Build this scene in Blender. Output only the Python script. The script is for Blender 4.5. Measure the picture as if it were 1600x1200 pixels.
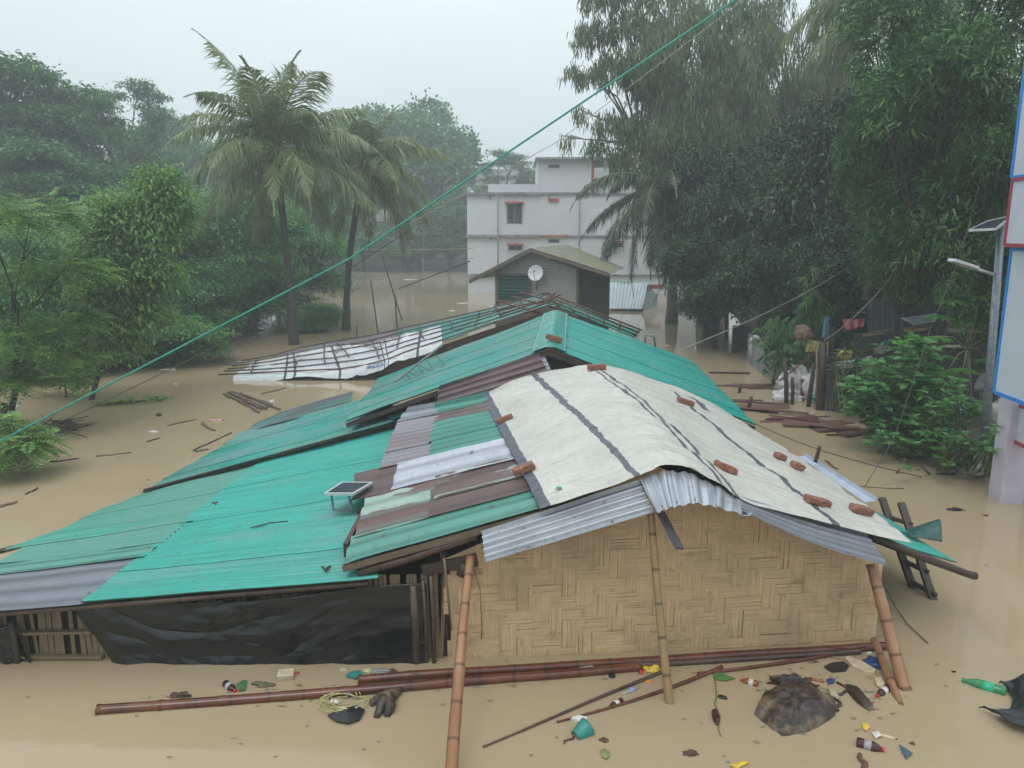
import bpy, math, random
import numpy as np
from mathutils import Vector, Matrix, noise
C = bpy.context
scene = C.scene
for o in list(bpy.data.objects): bpy.data.objects.remove(o)
COL = scene.collection
# ------------------------------------------------------------ camera, world, light
CAM_H = 4.3; TILT = math.radians(11.1); FPX = 1200.0
cd = bpy.data.cameras.new('camera'); cam = bpy.data.objects.new('camera', cd); COL.objects.link(cam)
cam.location = (0, 0, CAM_H); cam.rotation_euler = (math.pi/2 - TILT, 0, 0)
cd.sensor_width = 36; cd.lens = 27.0; cd.clip_start = 0.05; cd.clip_end = 3000
scene.camera = cam
W = bpy.data.worlds.new('World'); scene.world = W; W.use_nodes = True
wt = W.node_tree; wt.nodes.clear()
sky = wt.nodes.new('ShaderNodeTexSky'); sky.sky_type = 'NISHITA'; sky.sun_disc = False
SUN_EL, SUN_AZ = math.radians(62), math.radians(200)
sky.sun_elevation = SUN_EL; sky.sun_rotation = SUN_AZ; sky.air_density = 1.0; sky.dust_density = 3.0
hs = wt.nodes.new('ShaderNodeHueSaturation'); hs.inputs['Saturation'].default_value = 0.35; hs.inputs['Value'].default_value = 1.0
wt.links.new(sky.outputs[0], hs.inputs['Color'])
tc = wt.nodes.new('ShaderNodeTexCoord')
# overcast deck: brighter towards the zenith, faint cloud texture
sep = wt.nodes.new('ShaderNodeSeparateXYZ'); wt.links.new(tc.outputs['Generated'], sep.inputs[0])
mr = wt.nodes.new('ShaderNodeMapRange'); mr.inputs[1].default_value = 0.0; mr.inputs[2].default_value = 1.0; mr.inputs[3].default_value = 6.7; mr.inputs[4].default_value = 14.5
wt.links.new(sep.outputs[2], mr.inputs[0])
nz = wt.nodes.new('ShaderNodeTexNoise'); nz.inputs['Scale'].default_value = 2.2; nz.inputs['Detail'].default_value = 4
mpw = wt.nodes.new('ShaderNodeMapping'); mpw.inputs['Scale'].default_value = (1, 1, 2.5)
wt.links.new(tc.outputs['Generated'], mpw.inputs[0]); wt.links.new(mpw.outputs[0], nz.inputs['Vector'])
mr2 = wt.nodes.new('ShaderNodeMapRange'); mr2.inputs[1].default_value = .3; mr2.inputs[2].default_value = .7; mr2.inputs[3].default_value = 0.93; mr2.inputs[4].default_value = 1.07
wt.links.new(nz.outputs[0], mr2.inputs[0])
mu = wt.nodes.new('ShaderNodeMath'); mu.operation = 'MULTIPLY'; wt.links.new(mr.outputs[0], mu.inputs[0]); wt.links.new(mr2.outputs[0], mu.inputs[1])
vm = wt.nodes.new('ShaderNodeVectorMath'); vm.operation = 'SCALE'; vm.inputs[0].default_value = (0.86, 0.965, 1.0)
wt.links.new(mu.outputs[0], vm.inputs['Scale'])
mx = wt.nodes.new('ShaderNodeMix'); mx.data_type = 'RGBA'; mx.inputs[0].default_value = 0.9
wt.links.new(hs.outputs[0], mx.inputs[6]); wt.links.new(vm.outputs[0], mx.inputs[7])
bg = wt.nodes.new('ShaderNodeBackground'); bg.inputs['Strength'].default_value = 0.1
wt.links.new(mx.outputs[2], bg.inputs['Color'])
wo = wt.nodes.new('ShaderNodeOutputWorld'); wt.links.new(bg.outputs[0], wo.inputs[0])
sl = bpy.data.lights.new('sun', 'SUN'); sl.energy = 0.7; sl.angle = math.radians(25); sl.color = (1, .97, .93)
so = bpy.data.objects.new('sun', sl); COL.objects.link(so)
# sky sun_rotation is measured from +Y towards +X (clockwise from above)
sd = Vector((math.sin(SUN_AZ)*math.cos(SUN_EL), math.cos(SUN_AZ)*math.cos(SUN_EL), math.sin(SUN_EL)))
so.rotation_euler = sd.to_track_quat('Z', 'Y').to_euler()
vs = scene.view_settings; vs.view_transform = 'Standard'; vs.look = 'None'; vs.gamma = 1; vs.exposure = 0.32; vs.use_curve_mapping = False
scene.cycles.max_bounces = 8; scene.cycles.volume_bounces = 2; scene.cycles.transparent_max_bounces = 8
# ------------------------------------------------------------ picture measurements -> world
def at(px, py, Y=None, z=None):
    u = (px-800)/FPX; v = (600-py)/FPX
    d = Vector((u, math.cos(TILT)+v*math.sin(TILT), -math.sin(TILT)+v*math.cos(TILT)))
    k = (Y/d.y) if Y is not None else ((z-CAM_H)/d.z)
    return Vector((0, 0, CAM_H)) + d*k
# ------------------------------------------------------------ mesh builder
class MB:
    def __init__(s): s.v = []; s.f = []; s.uv = []; s.m = []; s.mi = 0; s.sm = []; s.smooth = False
    def vert(s, p): s.v.append(tuple(p)); return len(s.v)-1
    def face(s, idx, uv=None):
        s.f.append(tuple(idx)); s.uv.append(uv if uv else [(0, 0)]*len(idx)); s.m.append(s.mi); s.sm.append(s.smooth)
    def poly(s, pts, uv=None): s.face([s.vert(p) for p in pts], uv)
    def box(s, c, size, rot=None):
        c = Vector(c); h = Vector(size)*.5; R = rot if rot else Matrix.Identity(3)
        q = [c + R @ Vector((sx*h.x, sy*h.y, sz*h.z)) for sz in (-1, 1) for sy in (-1, 1) for sx in (-1, 1)]
        i = [s.vert(p) for p in q]
        dims = [(size[0], size[1]), (size[0], size[1]), (size[0], size[2]), (size[1], size[2]), (size[0], size[2]), (size[1], size[2])]
        for (a, b, c_, d), (w, hh) in zip(((0, 2, 3, 1), (4, 5, 7, 6), (0, 1, 5, 4), (1, 3, 7, 5), (3, 2, 6, 7), (2, 0, 4, 6)), dims):
            s.face((i[a], i[b], i[c_], i[d]), [(0, 0), (w, 0), (w, hh), (0, hh)])
    def beam(s, p0, p1, w, h, roll=0.0):
        p0 = Vector(p0); p1 = Vector(p1); d = p1-p0; L = d.length; d.normalize()
        up = Vector((0, 0, 1)) if abs(d.z) < .95 else Vector((0, 1, 0))
        x = d.cross(up).normalized(); y = x.cross(d).normalized()
        R = Matrix((x, y, d)).transposed() @ Matrix.Rotation(roll, 3, 'Z')
        s.box((p0+p1)/2, (w, h, L), R)
    def tube(s, pts, radii, seg=8, cap=True, us=1.0):
        pts = [Vector(p) for p in pts]
        if not hasattr(radii, '__len__'): radii = [radii]*len(pts)
        n = len(pts); rings = []; L = 0; pv = None; x = None; vl = []
        for i in range(n):
            d = (pts[min(i+1, n-1)]-pts[max(i-1, 0)])
            d = d.normalized() if d.length > 1e-9 else Vector((0, 0, 1))
            if x is None:
                a = Vector((0, 0, 1)) if abs(d.z) < .9 else Vector((1, 0, 0)); x = d.cross(a).normalized()
            else:
                x = (x - d*x.dot(d)); x = x.normalized() if x.length > 1e-6 else d.orthogonal().normalized()
            y = d.cross(x)
            if i: L += (pts[i]-pts[i-1]).length
            vl.append(L)
            rings.append([s.vert(pts[i] + (x*math.cos(2*math.pi*k/seg)+y*math.sin(2*math.pi*k/seg))*radii[i]) for k in range(seg)])
        old = s.smooth; s.smooth = True
        for i in range(n-1):
            for k in range(seg):
                k2 = (k+1) % seg; u0 = k/seg*us; u1 = (k+1)/seg*us
                s.face((rings[i][k], rings[i][k2], rings[i+1][k2], rings[i+1][k]), [(u0, vl[i]), (u1, vl[i]), (u1, vl[i+1]), (u0, vl[i+1])])
        s.smooth = old
        if cap:
            s.face(list(reversed(rings[0]))); s.face(rings[-1])
    def lathe(s, base, axis, prof, seg=12):
        """prof: list of (distance along axis, radius)"""
        base = Vector(base); a = Vector(axis).normalized()
        s.tube([base+a*t for t, r in prof], [r for t, r in prof], seg)
    def grid(s, fn, nu, nv, uvfn=None, flip=False):
        idx = [[s.vert(fn(i/nu, j/nv)) for i in range(nu+1)] for j in range(nv+1)]
        for j in range(nv):
            for i in range(nu):
                q = [idx[j][i], idx[j][i+1], idx[j+1][i+1], idx[j+1][i]]
                c = [(i/nu, j/nv), ((i+1)/nu, j/nv), ((i+1)/nu, (j+1)/nv), (i/nu, (j+1)/nv)]
                if uvfn: c = [uvfn(*k) for k in c]
                if flip: q.reverse(); c.reverse()
                s.face(q, c)
    def build(s, name, mat, parent=None):
        me = bpy.data.meshes.new(name)
        off = parent.matrix_world_loc if False else (Vector(parent['_w']) if parent is not None and '_w' in parent.keys() else Vector((0, 0, 0)))
        me.from_pydata([tuple(Vector(p)-off) for p in s.v], [], s.f)
        uvl = me.uv_layers.new(name='UVMap')
        flat = [c for f in s.uv for uv in f for c in uv]
        if len(flat) == len(uvl.data)*2: uvl.data.foreach_set('uv', flat)
        mats = mat if isinstance(mat, (list, tuple)) else [mat]
        for m in mats: me.materials.append(m)
        me.polygons.foreach_set('material_index', s.m); me.polygons.foreach_set('use_smooth', s.sm)
        me.update()
        o = bpy.data.objects.new(name, me); COL.objects.link(o)
        if parent is not None: o.parent = parent
        o['_w'] = tuple(off)
        return o
def empty(name, loc=(0, 0, 0)):
    o = bpy.data.objects.new(name, None); COL.objects.link(o); o.location = loc; o['_w'] = tuple(loc); o.empty_display_size = .2
    return o
def tag(o, label=None, cat=None, group=None, kind=None):
    if label: o['label'] = label
    if cat: o['category'] = cat
    if group: o['group'] = group
    if kind: o['kind'] = kind
    return o
def thing(name, loc, label, cat, group=None): return tag(empty(name, loc), label, cat, group)
def solid(o, t, off=0):
    m = o.modifiers.new('solid', 'SOLIDIFY'); m.thickness = t; m.offset = off; return o
def nz3(x, y, z=0.0): return noise.noise(Vector((x, y, z)))
R = random.Random(7)
# ------------------------------------------------------------ materials
class NT:
    def __init__(s, name):
        s.mat = bpy.data.materials.new(name); s.mat.use_nodes = True; s.t = s.mat.node_tree; s.t.nodes.clear()
        s.out = s.t.nodes.new('ShaderNodeOutputMaterial'); s.b = s.t.nodes.new('ShaderNodeBsdfPrincipled')
        s.t.links.new(s.b.outputs[0], s.out.inputs[0])
    def n(s, typ, out=0, **kw):
        nd = s.t.nodes.new('ShaderNode'+typ)
        for k, v in kw.items():
            if k.startswith('_'): setattr(nd, k[1:], v); continue
            key = int(k[1:]) if k[0] == 'i' and k[1:].isdigit() else k.replace('__', ' ')
            s.set(nd.inputs[key], v)
        return nd.outputs[out]
    def set(s, sock, v):
        if isinstance(v, bpy.types.NodeSocket): s.t.links.new(v, sock)
        else:
            if hasattr(sock.default_value, '__len__') and hasattr(v, '__len__') and len(sock.default_value) == 4 and len(v) == 3: v = (*v, 1)
            sock.default_value = v
    def uv(s): return s.n('UVMap', _uv_map='UVMap')
    def obj(s): return s.n('TexCoord', 3)
    def geo(s): return s.n('NewGeometry', 0)
    def mapping(s, vec, scale=(1, 1, 1), loc=(0, 0, 0)): return s.n('Mapping', Vector=vec, Scale=scale, Location=loc)
    def noise(s, vec, scale, detail=3, rough=.55, out=0): return s.n('TexNoise', out, Vector=vec, Scale=scale, Detail=detail, Roughness=rough)
    def ramp(s, fac, stops):
        nd = s.t.nodes.new('ShaderNodeValToRGB'); s.set(nd.inputs[0], fac)
        e = nd.color_ramp.elements
        while len(e) < len(stops): e.new(.5)
        for k, (p, c) in enumerate(stops):
            e[k].position = p; e[k].color = (*c, 1) if hasattr(c, '__len__') else (c, c, c, 1)
        return nd.outputs[0]
    def mix(s, f, a, b, mode='MIX'):
        nd = s.t.nodes.new('ShaderNodeMix'); nd.data_type = 'RGBA'; nd.blend_type = mode
        s.set(nd.inputs[0], f); s.set(nd.inputs[6], a); s.set(nd.inputs[7], b); return nd.outputs[2]
    def math(s, op, a, b=0.0):
        nd = s.t.nodes.new('ShaderNodeMath'); nd.operation = op; s.set(nd.inputs[0], a); s.set(nd.inputs[1], b); return nd.outputs[0]
    def island(s): return s.n('NewGeometry', 'Random Per Island') if False else s._isl()
    def _isl(s):
        nd = s.t.nodes.new('ShaderNodeNewGeometry'); return nd.outputs['Random Per Island']
    def bump(s, h, strength=.3, dist=.02): return s.n('Bump', Strength=strength, Distance=dist, Height=h)
    def fin(s, col, rough=.6, normal=None, spec=.5, metal=0.0, **kw):
        s.set(s.b.inputs['Base Color'], col); s.set(s.b.inputs['Roughness'], rough); s.set(s.b.inputs['Metallic'], metal)
        s.set(s.b.inputs['Specular IOR Level'], spec)
        if normal is not None: s.set(s.b.inputs['Normal'], normal)
        for k, v in kw.items(): s.set(s.b.inputs[k.replace('__', ' ')], v)
        return s.mat
def plain(name, col, rough=.6, var=.25, scale=6, spec=.5, metal=0.0, bump=.15, **kw):
    m = NT(name); g = m.obj(); n = m.noise(g, scale, 5)
    c2 = tuple(c*(1-var) for c in col); c3 = tuple(min(1, c*(1+var*.6)) for c in col)
    c = m.ramp(n, [(.3, c2), (.7, c3)])
    return m.fin(c, rough, m.bump(m.noise(g, scale*6, 3), bump, .01) if bump else None, spec, metal, **kw)
def corr_mat(name, col, alt=None, altamt=0.0, rust=0.0, rough=.32, fade=.25, metal=0.0, peel=None, peelamt=0.0, seed=0):
    """painted or bare corrugated iron; UV u = metres across the waves, v = metres down the slope"""
    m = NT(name); uv = m.uv()
    st = m.noise(m.mapping(uv, (14, .9, 1), (seed, seed*2.3, 0)), 1.0, 5, .6)
    big = m.noise(m.mapping(uv, (.55, .35, 1), (seed*3.1, seed, 0)), 1.6, 4, .55)
    isl = m.island()
    light = tuple(min(.9, c*1.18+.012) for c in col); dark = tuple(c*(1-fade) for c in col)
    c = m.ramp(st, [(.28, dark), (.5, col), (.72, light)])
    c = m.mix(m.math('MULTIPLY', isl, .28), c, tuple(x*.72+.03 for x in col))
    if alt:
        k = m.ramp(m.math('ADD', m.math('MULTIPLY', big, .8), m.math('MULTIPLY', st, .2)), [(1-altamt-.07, 0.0), (1-altamt+.05, 1.0)])
        c = m.mix(m.math('MULTIPLY', k, .8), c, alt)
    if peel:
        pn = m.noise(m.mapping(uv, (9, 1.3, 1), (seed+5, 0, 0)), 1.0, 6, .65)
        k = m.ramp(m.math('ADD', m.math('MULTIPLY', pn, .6), m.math('MULTIPLY', big, .4)), [(.5-peelamt*.2+.04, 0.0), (.5-peelamt*.2+.055, 1.0)])
        c = m.mix(m.math('SUBTRACT', 1.0, k), c, peel)
    if rust:
        rn = m.noise(m.mapping(uv, (20, 3, 1), (0, seed+9, 0)), 1.0, 6, .7)
        k = m.ramp(rn, [(1-rust*.55-.12, 0.0), (1-rust*.55+.02, 1.0)])
        c = m.mix(m.math('MULTIPLY', k, .85), c, (.085, .035, .02))
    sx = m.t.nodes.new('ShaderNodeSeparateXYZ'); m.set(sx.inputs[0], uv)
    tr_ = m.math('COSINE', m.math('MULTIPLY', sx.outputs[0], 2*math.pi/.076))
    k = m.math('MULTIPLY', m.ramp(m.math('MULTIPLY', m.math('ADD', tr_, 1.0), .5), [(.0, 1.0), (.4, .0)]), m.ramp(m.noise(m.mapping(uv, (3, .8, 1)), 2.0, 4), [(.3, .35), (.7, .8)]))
    c = m.mix(k, c, tuple(x*.35+.012 for x in col))  # darkens troughs in the colour to imitate rib shade, patchy by noise
    fu = m.math('ABSOLUTE', m.math('SUBTRACT', m.math('FRACT', m.math('DIVIDE', sx.outputs[0], .228)), .5)); fv = m.math('ABSOLUTE', m.math('SUBTRACT', m.math('FRACT', m.math('DIVIDE', sx.outputs[1], .82)), .5))
    nd_ = m.math('MULTIPLY', m.math('LESS_THAN', fu, .055), m.math('LESS_THAN', fv, .016))
    rn_ = m.math('MULTIPLY', m.math('LESS_THAN', fu, .04), m.ramp(fv, [(.0, .35), (.09, .0)]))
    c = m.mix(m.math('MAXIMUM', m.math('MULTIPLY', nd_, .75), rn_), c, (.09, .06, .045))
    # litter specks and blotchy grime
    sp = m.n('TexVoronoi', Vector=m.mapping(uv, (2.3, 2.6, 1), (seed, 1.7, 0)), Scale=3.0)
    k = m.ramp(sp, [(.035, 1.0), (.06, 0.0)])
    c = m.mix(m.math('MULTIPLY', k, .8), c, (.03, .035, .03))
    gr = m.noise(m.mapping(uv, (2.5, 2.5, 1)), 3.0, 6, .7)
    c = m.mix(m.ramp(gr, [(.5, 0.0), (.8, .38)]), c, (.07, .075, .06))
    rg = m.ramp(m.noise(uv, 2.3, 4), [(.3, rough*.7), (.7, min(1, rough*1.5))])
    return m.fin(c, rg, m.bump(m.noise(uv, 60, 3), .12, .004), .5, metal)
# ------------------------------------------------------------ shared materials
TURQ = (.010, .31, .255); TURQ2 = (.02, .25, .19)
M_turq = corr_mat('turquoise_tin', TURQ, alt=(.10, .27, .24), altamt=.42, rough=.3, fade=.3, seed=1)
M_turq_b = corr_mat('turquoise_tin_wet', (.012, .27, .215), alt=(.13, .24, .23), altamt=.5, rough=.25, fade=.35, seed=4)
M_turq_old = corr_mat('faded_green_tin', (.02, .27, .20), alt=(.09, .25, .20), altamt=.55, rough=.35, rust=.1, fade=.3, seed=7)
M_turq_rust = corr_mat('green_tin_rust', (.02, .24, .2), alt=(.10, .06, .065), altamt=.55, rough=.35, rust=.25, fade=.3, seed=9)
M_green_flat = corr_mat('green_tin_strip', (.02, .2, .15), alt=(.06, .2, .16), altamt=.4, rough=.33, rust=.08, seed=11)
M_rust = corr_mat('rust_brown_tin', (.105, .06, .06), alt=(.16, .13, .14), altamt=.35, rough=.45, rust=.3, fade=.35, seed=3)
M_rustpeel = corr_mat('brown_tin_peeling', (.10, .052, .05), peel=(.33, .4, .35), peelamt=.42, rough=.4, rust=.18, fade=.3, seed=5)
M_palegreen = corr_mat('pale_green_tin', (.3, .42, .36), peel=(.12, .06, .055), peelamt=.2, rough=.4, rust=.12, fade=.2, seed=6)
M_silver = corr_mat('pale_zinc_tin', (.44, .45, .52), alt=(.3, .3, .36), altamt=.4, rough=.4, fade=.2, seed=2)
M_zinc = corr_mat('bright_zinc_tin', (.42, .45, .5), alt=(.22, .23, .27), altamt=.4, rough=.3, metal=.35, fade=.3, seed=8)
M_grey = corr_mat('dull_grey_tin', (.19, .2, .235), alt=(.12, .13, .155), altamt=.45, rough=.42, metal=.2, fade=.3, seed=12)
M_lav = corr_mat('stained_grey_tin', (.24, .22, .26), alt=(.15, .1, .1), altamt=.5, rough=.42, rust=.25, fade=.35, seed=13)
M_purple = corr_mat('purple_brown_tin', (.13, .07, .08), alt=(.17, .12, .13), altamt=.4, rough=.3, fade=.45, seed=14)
M_seam = plain('grey_flashing', (.2, .21, .24), .5, .3, 9)
def wood(name, col, rough=.55, axis='v', scale=1.0):
    m = NT(name); uv = m.uv(); g = m.obj()
    n = m.noise(m.mapping(uv, (18, 1.4, 1)), 2*scale, 5, .65); b = m.noise(g, 3, 4)
    c = m.ramp(n, [(.25, tuple(x*.45 for x in col)), (.5, col), (.75, tuple(min(1, x*1.5) for x in col))])
    c = m.mix(m.ramp(b, [(.45, 0.0), (.7, .5)]), c, tuple(x*.5 for x in col))
    c = m.mix(m.math('MULTIPLY', m.island(), .35), c, tuple(x*.6 for x in col))
    return m.fin(c, rough, m.bump(n, .4, .01))
M_wood = wood('wet_dark_wood', (.055, .035, .026)); M_wood2 = wood('weathered_wood', (.15, .105, .07))
M_plank = wood('brown_plank', (.075, .035, .022)); M_drift = wood('soaked_driftwood', (.14, .06, .04))
def bamboo_mat(name, c1, c2, node=.33, rough=.28):
    m = NT(name); uv = m.uv(); g = m.obj()
    sx = m.t.nodes.new('ShaderNodeSeparateXYZ'); m.set(sx.inputs[0], uv)
    v = m.math('ADD', sx.outputs[1], m.math('MULTIPLY', m.noise(m.mapping(uv, (0, 1, 1)), .7, 1), .25))
    fr = m.math('FRACT', m.math('DIVIDE', v, node))
    band = m.ramp(fr, [(0.0, 1.0), (.035, 1.0), (.06, 0.0), (.94, 0.0), (.97, .9)])
    st = m.noise(m.mapping(uv, (9, .8, 1)), 2.0, 5, .6); bg_ = m.noise(g, 1.6, 3)
    c = m.mix(m.ramp(bg_, [(.38, 0.0), (.62, 1.0)]), c1, c2)
    c = m.mix(m.ramp(st, [(.4, 0.0), (.75, .6)]), c, tuple(x*.45 for x in c1))
    c = m.mix(m.math('MULTIPLY', band, .65), c, (.03, .018, .01))
    return m.fin(c, rough, m.bump(st, .15, .006))
M_bam = bamboo_mat('golden_brown_bamboo', (.25, .11, .045), (.34, .18, .09))
M_bamred = bamboo_mat('red_brown_wet_bamboo', (.085, .022, .012), (.16, .05, .02), rough=.16)
M_bampale = bamboo_mat('pale_weathered_bamboo', (.33, .19, .08), (.27, .2, .1))
M_bamdark = bamboo_mat('dark_aged_bamboo', (.06, .035, .025), (.1, .06, .04))
def weave_mat(name, c1, c2, crack=(.05, .028, .013), rough=.55):
    m = NT(name); uv = m.uv(); isl = m.island()
    n = m.noise(m.mapping(uv, (1.2, 26, 1)), 2.0, 5, .6)
    lines = m.noise(m.mapping(uv, (.7, 70, 1)), 1.0, 3, .55)
    big = m.noise(m.obj(), 1.1, 4, .6); fl = m.noise(m.mapping(uv, (3.1, 6.6, 1)), 1.0, 1)
    c = m.ramp(n, [(.3, tuple(x*.74 for x in c1)), (.55, c1), (.8, c2)])
    c = m.mix(m.ramp(fl, [(.3, .35), (.5, 0.0)]), c, tuple(x*.75 for x in c1))
    c = m.mix(m.math('MULTIPLY', isl, .2), c, tuple(x*.7 for x in c1))
    c = m.mix(m.ramp(lines, [(.60, 0.0), (.66, .75)]), c, crack)
    c = m.mix(m.ramp(big, [(.46, 0.0), (.72, .6)]), c, tuple(x*.42 for x in c1))
    c = m.mix(m.ramp(m.noise(m.obj(), 6, 4, .7), [(.58, 0.0), (.72, .55)]), c, tuple(x*.35 for x in c1))
    return m.fin(c, rough, m.bump(m.math('ADD', n, m.math('MULTIPLY', lines, -1.0)), .45, .01))
M_weave = weave_mat('split_bamboo_matting', (.60, .415, .24), (.70, .51, .33))
M_weave2 = weave_mat('grey_bamboo_matting', (.33, .29, .27), (.42, .38, .36))
M_slat = weave_mat('old_bamboo_slats', (.2, .15, .085), (.28, .22, .13))
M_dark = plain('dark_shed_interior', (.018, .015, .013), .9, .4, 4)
M_rope = plain('pale_rope', (.35, .3, .24), .7, .3, 30); M_wire = plain('dark_wire', (.06, .06, .06), .6, .2, 10)
M_steel = plain('galvanised_steel', (.22, .25, .28), .45, .35, 14, metal=.5); M_alu = plain('aluminium_frame', (.6, .62, .64), .35, .1, 10, metal=.5)
def brick_mat():
    m = NT('red_brick'); g = m.obj(); n = m.noise(g, 22, 5, .7); b = m.noise(g, 5, 4)
    c = m.ramp(n, [(.3, (.14, .05, .03)), (.6, (.28, .115, .07)), (.8, (.38, .21, .15))])
    c = m.mix(m.ramp(b, [(.5, 0.0), (.7, .55)]), c, (.12, .075, .06))
    return m.fin(c, .75, m.bump(n, .6, .01))
M_brick = brick_mat()
# ------------------------------------------------------------ setting: flood water, banks, hills
def water_mat():
    m = NT('muddy_flood_water'); g = m.geo()
    big = m.noise(m.mapping(g, (.09, .05, 1)), 1.0, 4, .5); mid = m.noise(m.mapping(g, (.5, .9, 1)), 1.0, 5, .6)
    c = m.ramp(big, [(.3, (.345, .262, .163)), (.7, (.395, .305, .195))])
    c = m.mix(m.ramp(mid, [(.45, 0.0), (.75, .35)]), c, (.295, .23, .15))
    rip = m.noise(m.mapping(g, (1.0, 2.2, 1)), 2.6, 3, .5)
    vor = m.n('TexVoronoi', Vector=g, Scale=3.2)
    ring = m.math('MULTIPLY', m.math('SINE', m.math('MULTIPLY', vor, 46.0)), m.ramp(vor, [(.0, 1.0), (.42, 0.0)]))
    fine = m.noise(g, 22, 3, .6)
    h = m.math('ADD', m.math('MULTIPLY', rip, 1.0), m.math('ADD', m.math('MULTIPLY', ring, .035), m.math('MULTIPLY', fine, .12)))
    r = m.ramp(m.noise(m.mapping(g, (.25, .6, 1)), 1.0, 4), [(.35, .03), (.7, .12)])
    return m.fin(c, r, m.bump(h, .10, .02), .5, 0, IOR=1.36)
wb = MB(); N = 60
wb.poly([(-500, -40, 0), (500, -40, 0), (500, 900, 0), (-500, 900, 0)])
tag(wb.build('flood_water', water_mat()), kind='structure')
def earth_mat():
    m = NT('damp_leafy_earth'); g = m.geo(); n = m.noise(g, 3, 6, .7); b = m.noise(g, .5, 4)
    c = m.ramp(n, [(.3, (.03, .022, .014)), (.6, (.07, .05, .03)), (.8, (.12, .09, .05))])
    c = m.mix(m.ramp(b, [(.4, 0.0), (.65, .7)]), c, (.03, .05, .018))
    return m.fin(c, .85, m.bump(n, .8, .06))
M_earth = earth_mat()
def bank(name, edge, depth, rise, side):
    """edge: (x, y) shoreline; land lies towards +x (side 1) or -x (side -1)"""
    mb = MB(); n = len(edge)-1
    def fn(a, b):
        k = min(int(b*n), n-1); f = b*n-k
        x = edge[k][0]*(1-f)+edge[k+1][0]*f; y = edge[k][1]*(1-f)+edge[k+1][1]*f
        d = (a**2.2)*depth
        z = -.35 + rise*(1-math.exp(-d/2.2)) + .05*d*(rise > .6)*.3 + .12*nz3(d*.8+x, y*.8) + (.02*d)
        return (x+side*(d-.4)+.25*nz3(y*1.3, 3.1), y, z)
    mb.smooth = True; mb.grid(fn, 34, 90, flip=(side < 0))
    return tag(mb.build(name, M_earth), kind='structure')
bank('right_bank_ground', [(9.0, 8), (9.2, 11.5), (8.9, 13.2), (8.3, 15.6), (8.1, 18), (8.2, 22), (8.6, 26.5), (9.2, 33), (10.5, 40), (17, 50), (30, 60), (60, 72)], 60, .62, 1)
bank('left_bank_ground', [(-26, 4), (-24, 12), (-20, 19), (-13.5, 25), (-11.8, 28), (-9.8, 31), (-10.5, 36), (-15, 48), (-22, 66), (-30, 90)], 90, .6, -1)
def hill_mesh(name, cx, cy, rx, ry, h, seed, mat=M_earth):
    mb = MB(); mb.smooth = True
    def fn(a, b):
        x = (a*2-1); y = (b*2-1); r = math.sqrt(x*x+y*y)
        z = h*max(0, 1-r*r)*(1+.35*nz3(x*2+seed, y*2)) - 1
        return (cx+x*rx, cy+y*ry, z)
    mb.grid(fn, 40, 40)
    return tag(mb.build(name, mat), kind='structure')
hill_mesh('far_shore_ground', -15, 150, 110, 62, 7, 3)
hill_mesh('left_hill', -62, 78, 42, 46, 12, 5)
hill_mesh('far_hill', 2, 235, 75, 50, 24, 8)
# ------------------------------------------------------------ roofs
def bil(A, B, C_, D):
    A, B, C_, D = map(Vector, (A, B, C_, D))
    return lambda s, t: (A*(1-t)+B*t)*(1-s)+(D*(1-t)+C_*t)*s
def corr(name, parent, mat, f, s0=0, s1=1, t0=0, t1=1, pitch=.076, amp=.0145, off=0.0, width=.78, rowlen=2.4, sag=.02, jit=.03, spw=6, nv=8, seed=0, label=None, edge=None):
    """corrugated sheets laid on the bilinear surface f; waves run down the slope (s), sheets step along t"""
    rr = random.Random(seed+hash(name) % 97 if False else seed+11)
    mb = MB(); mb.smooth = True
    Ls = (f(s1, (t0+t1)/2)-f(s0, (t0+t1)/2)).length; Lt = (f((s0+s1)/2, t1)-f((s0+s1)/2, t0)).length
    ns = max(1, round(Lt/width)); nr = max(1, round(Ls/rowlen))
    def nrm(s, t):
        e = 1e-3; a = f(s+e, t)-f(s-e, t); b = f(s, t+e)-f(s, t-e); n = a.cross(b).normalized()
        return n if n.z > 0 or abs(n.z) < .05 and n.y < 0 else -n
    for r in range(nr):
        for k in range(ns):
            ta = t0+(t1-t0)*k/ns - (pitch*.5/Lt if k else 0); tb = t0+(t1-t0)*(k+1)/ns + (pitch*.5/Lt if k < ns-1 else 0)
            sa = s0+(s1-s0)*r/nr - (.06/Ls if r else 0) + (rr.uniform(-1, 1)*jit*.4/Ls if r == 0 else 0); sb = s0+(s1-s0)*(r+1)/nr + rr.uniform(-1, 1)*jit/Ls
            nw = max(2, round((tb-ta)*Lt/pitch)); nu = nw*spw
            lift = off + (nr-1-r)*.012 + (k % 2)*.003; skew = rr.uniform(-1, 1)*jit*.5/Ls
            tw = rr.uniform(-.004, .004)
            def fn(a, b):
                t = ta+(tb-ta)*a; s = sa+(sb-sa+skew*(a-.5))*b
                if edge: s = edge(s, t, b)
                p = f(s, t); n = nrm(s, t)
                h = lift + amp*math.cos(a*nw*2*math.pi) + tw*(a-.5)*2*b + sag*nz3(p.x*.7+seed, p.y*.7, p.z) + .006*nz3(p.x*3, p.y*3, seed)
                return p+n*h
            mb.grid(fn, nu, nv, uvfn=lambda a, b: ((k*40+a*nw)*.076, (sa+(sb-sa)*b)*Ls))
    o = mb.build(name, mat, parent)
    if label: o['label'] = label
    return o
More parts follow.
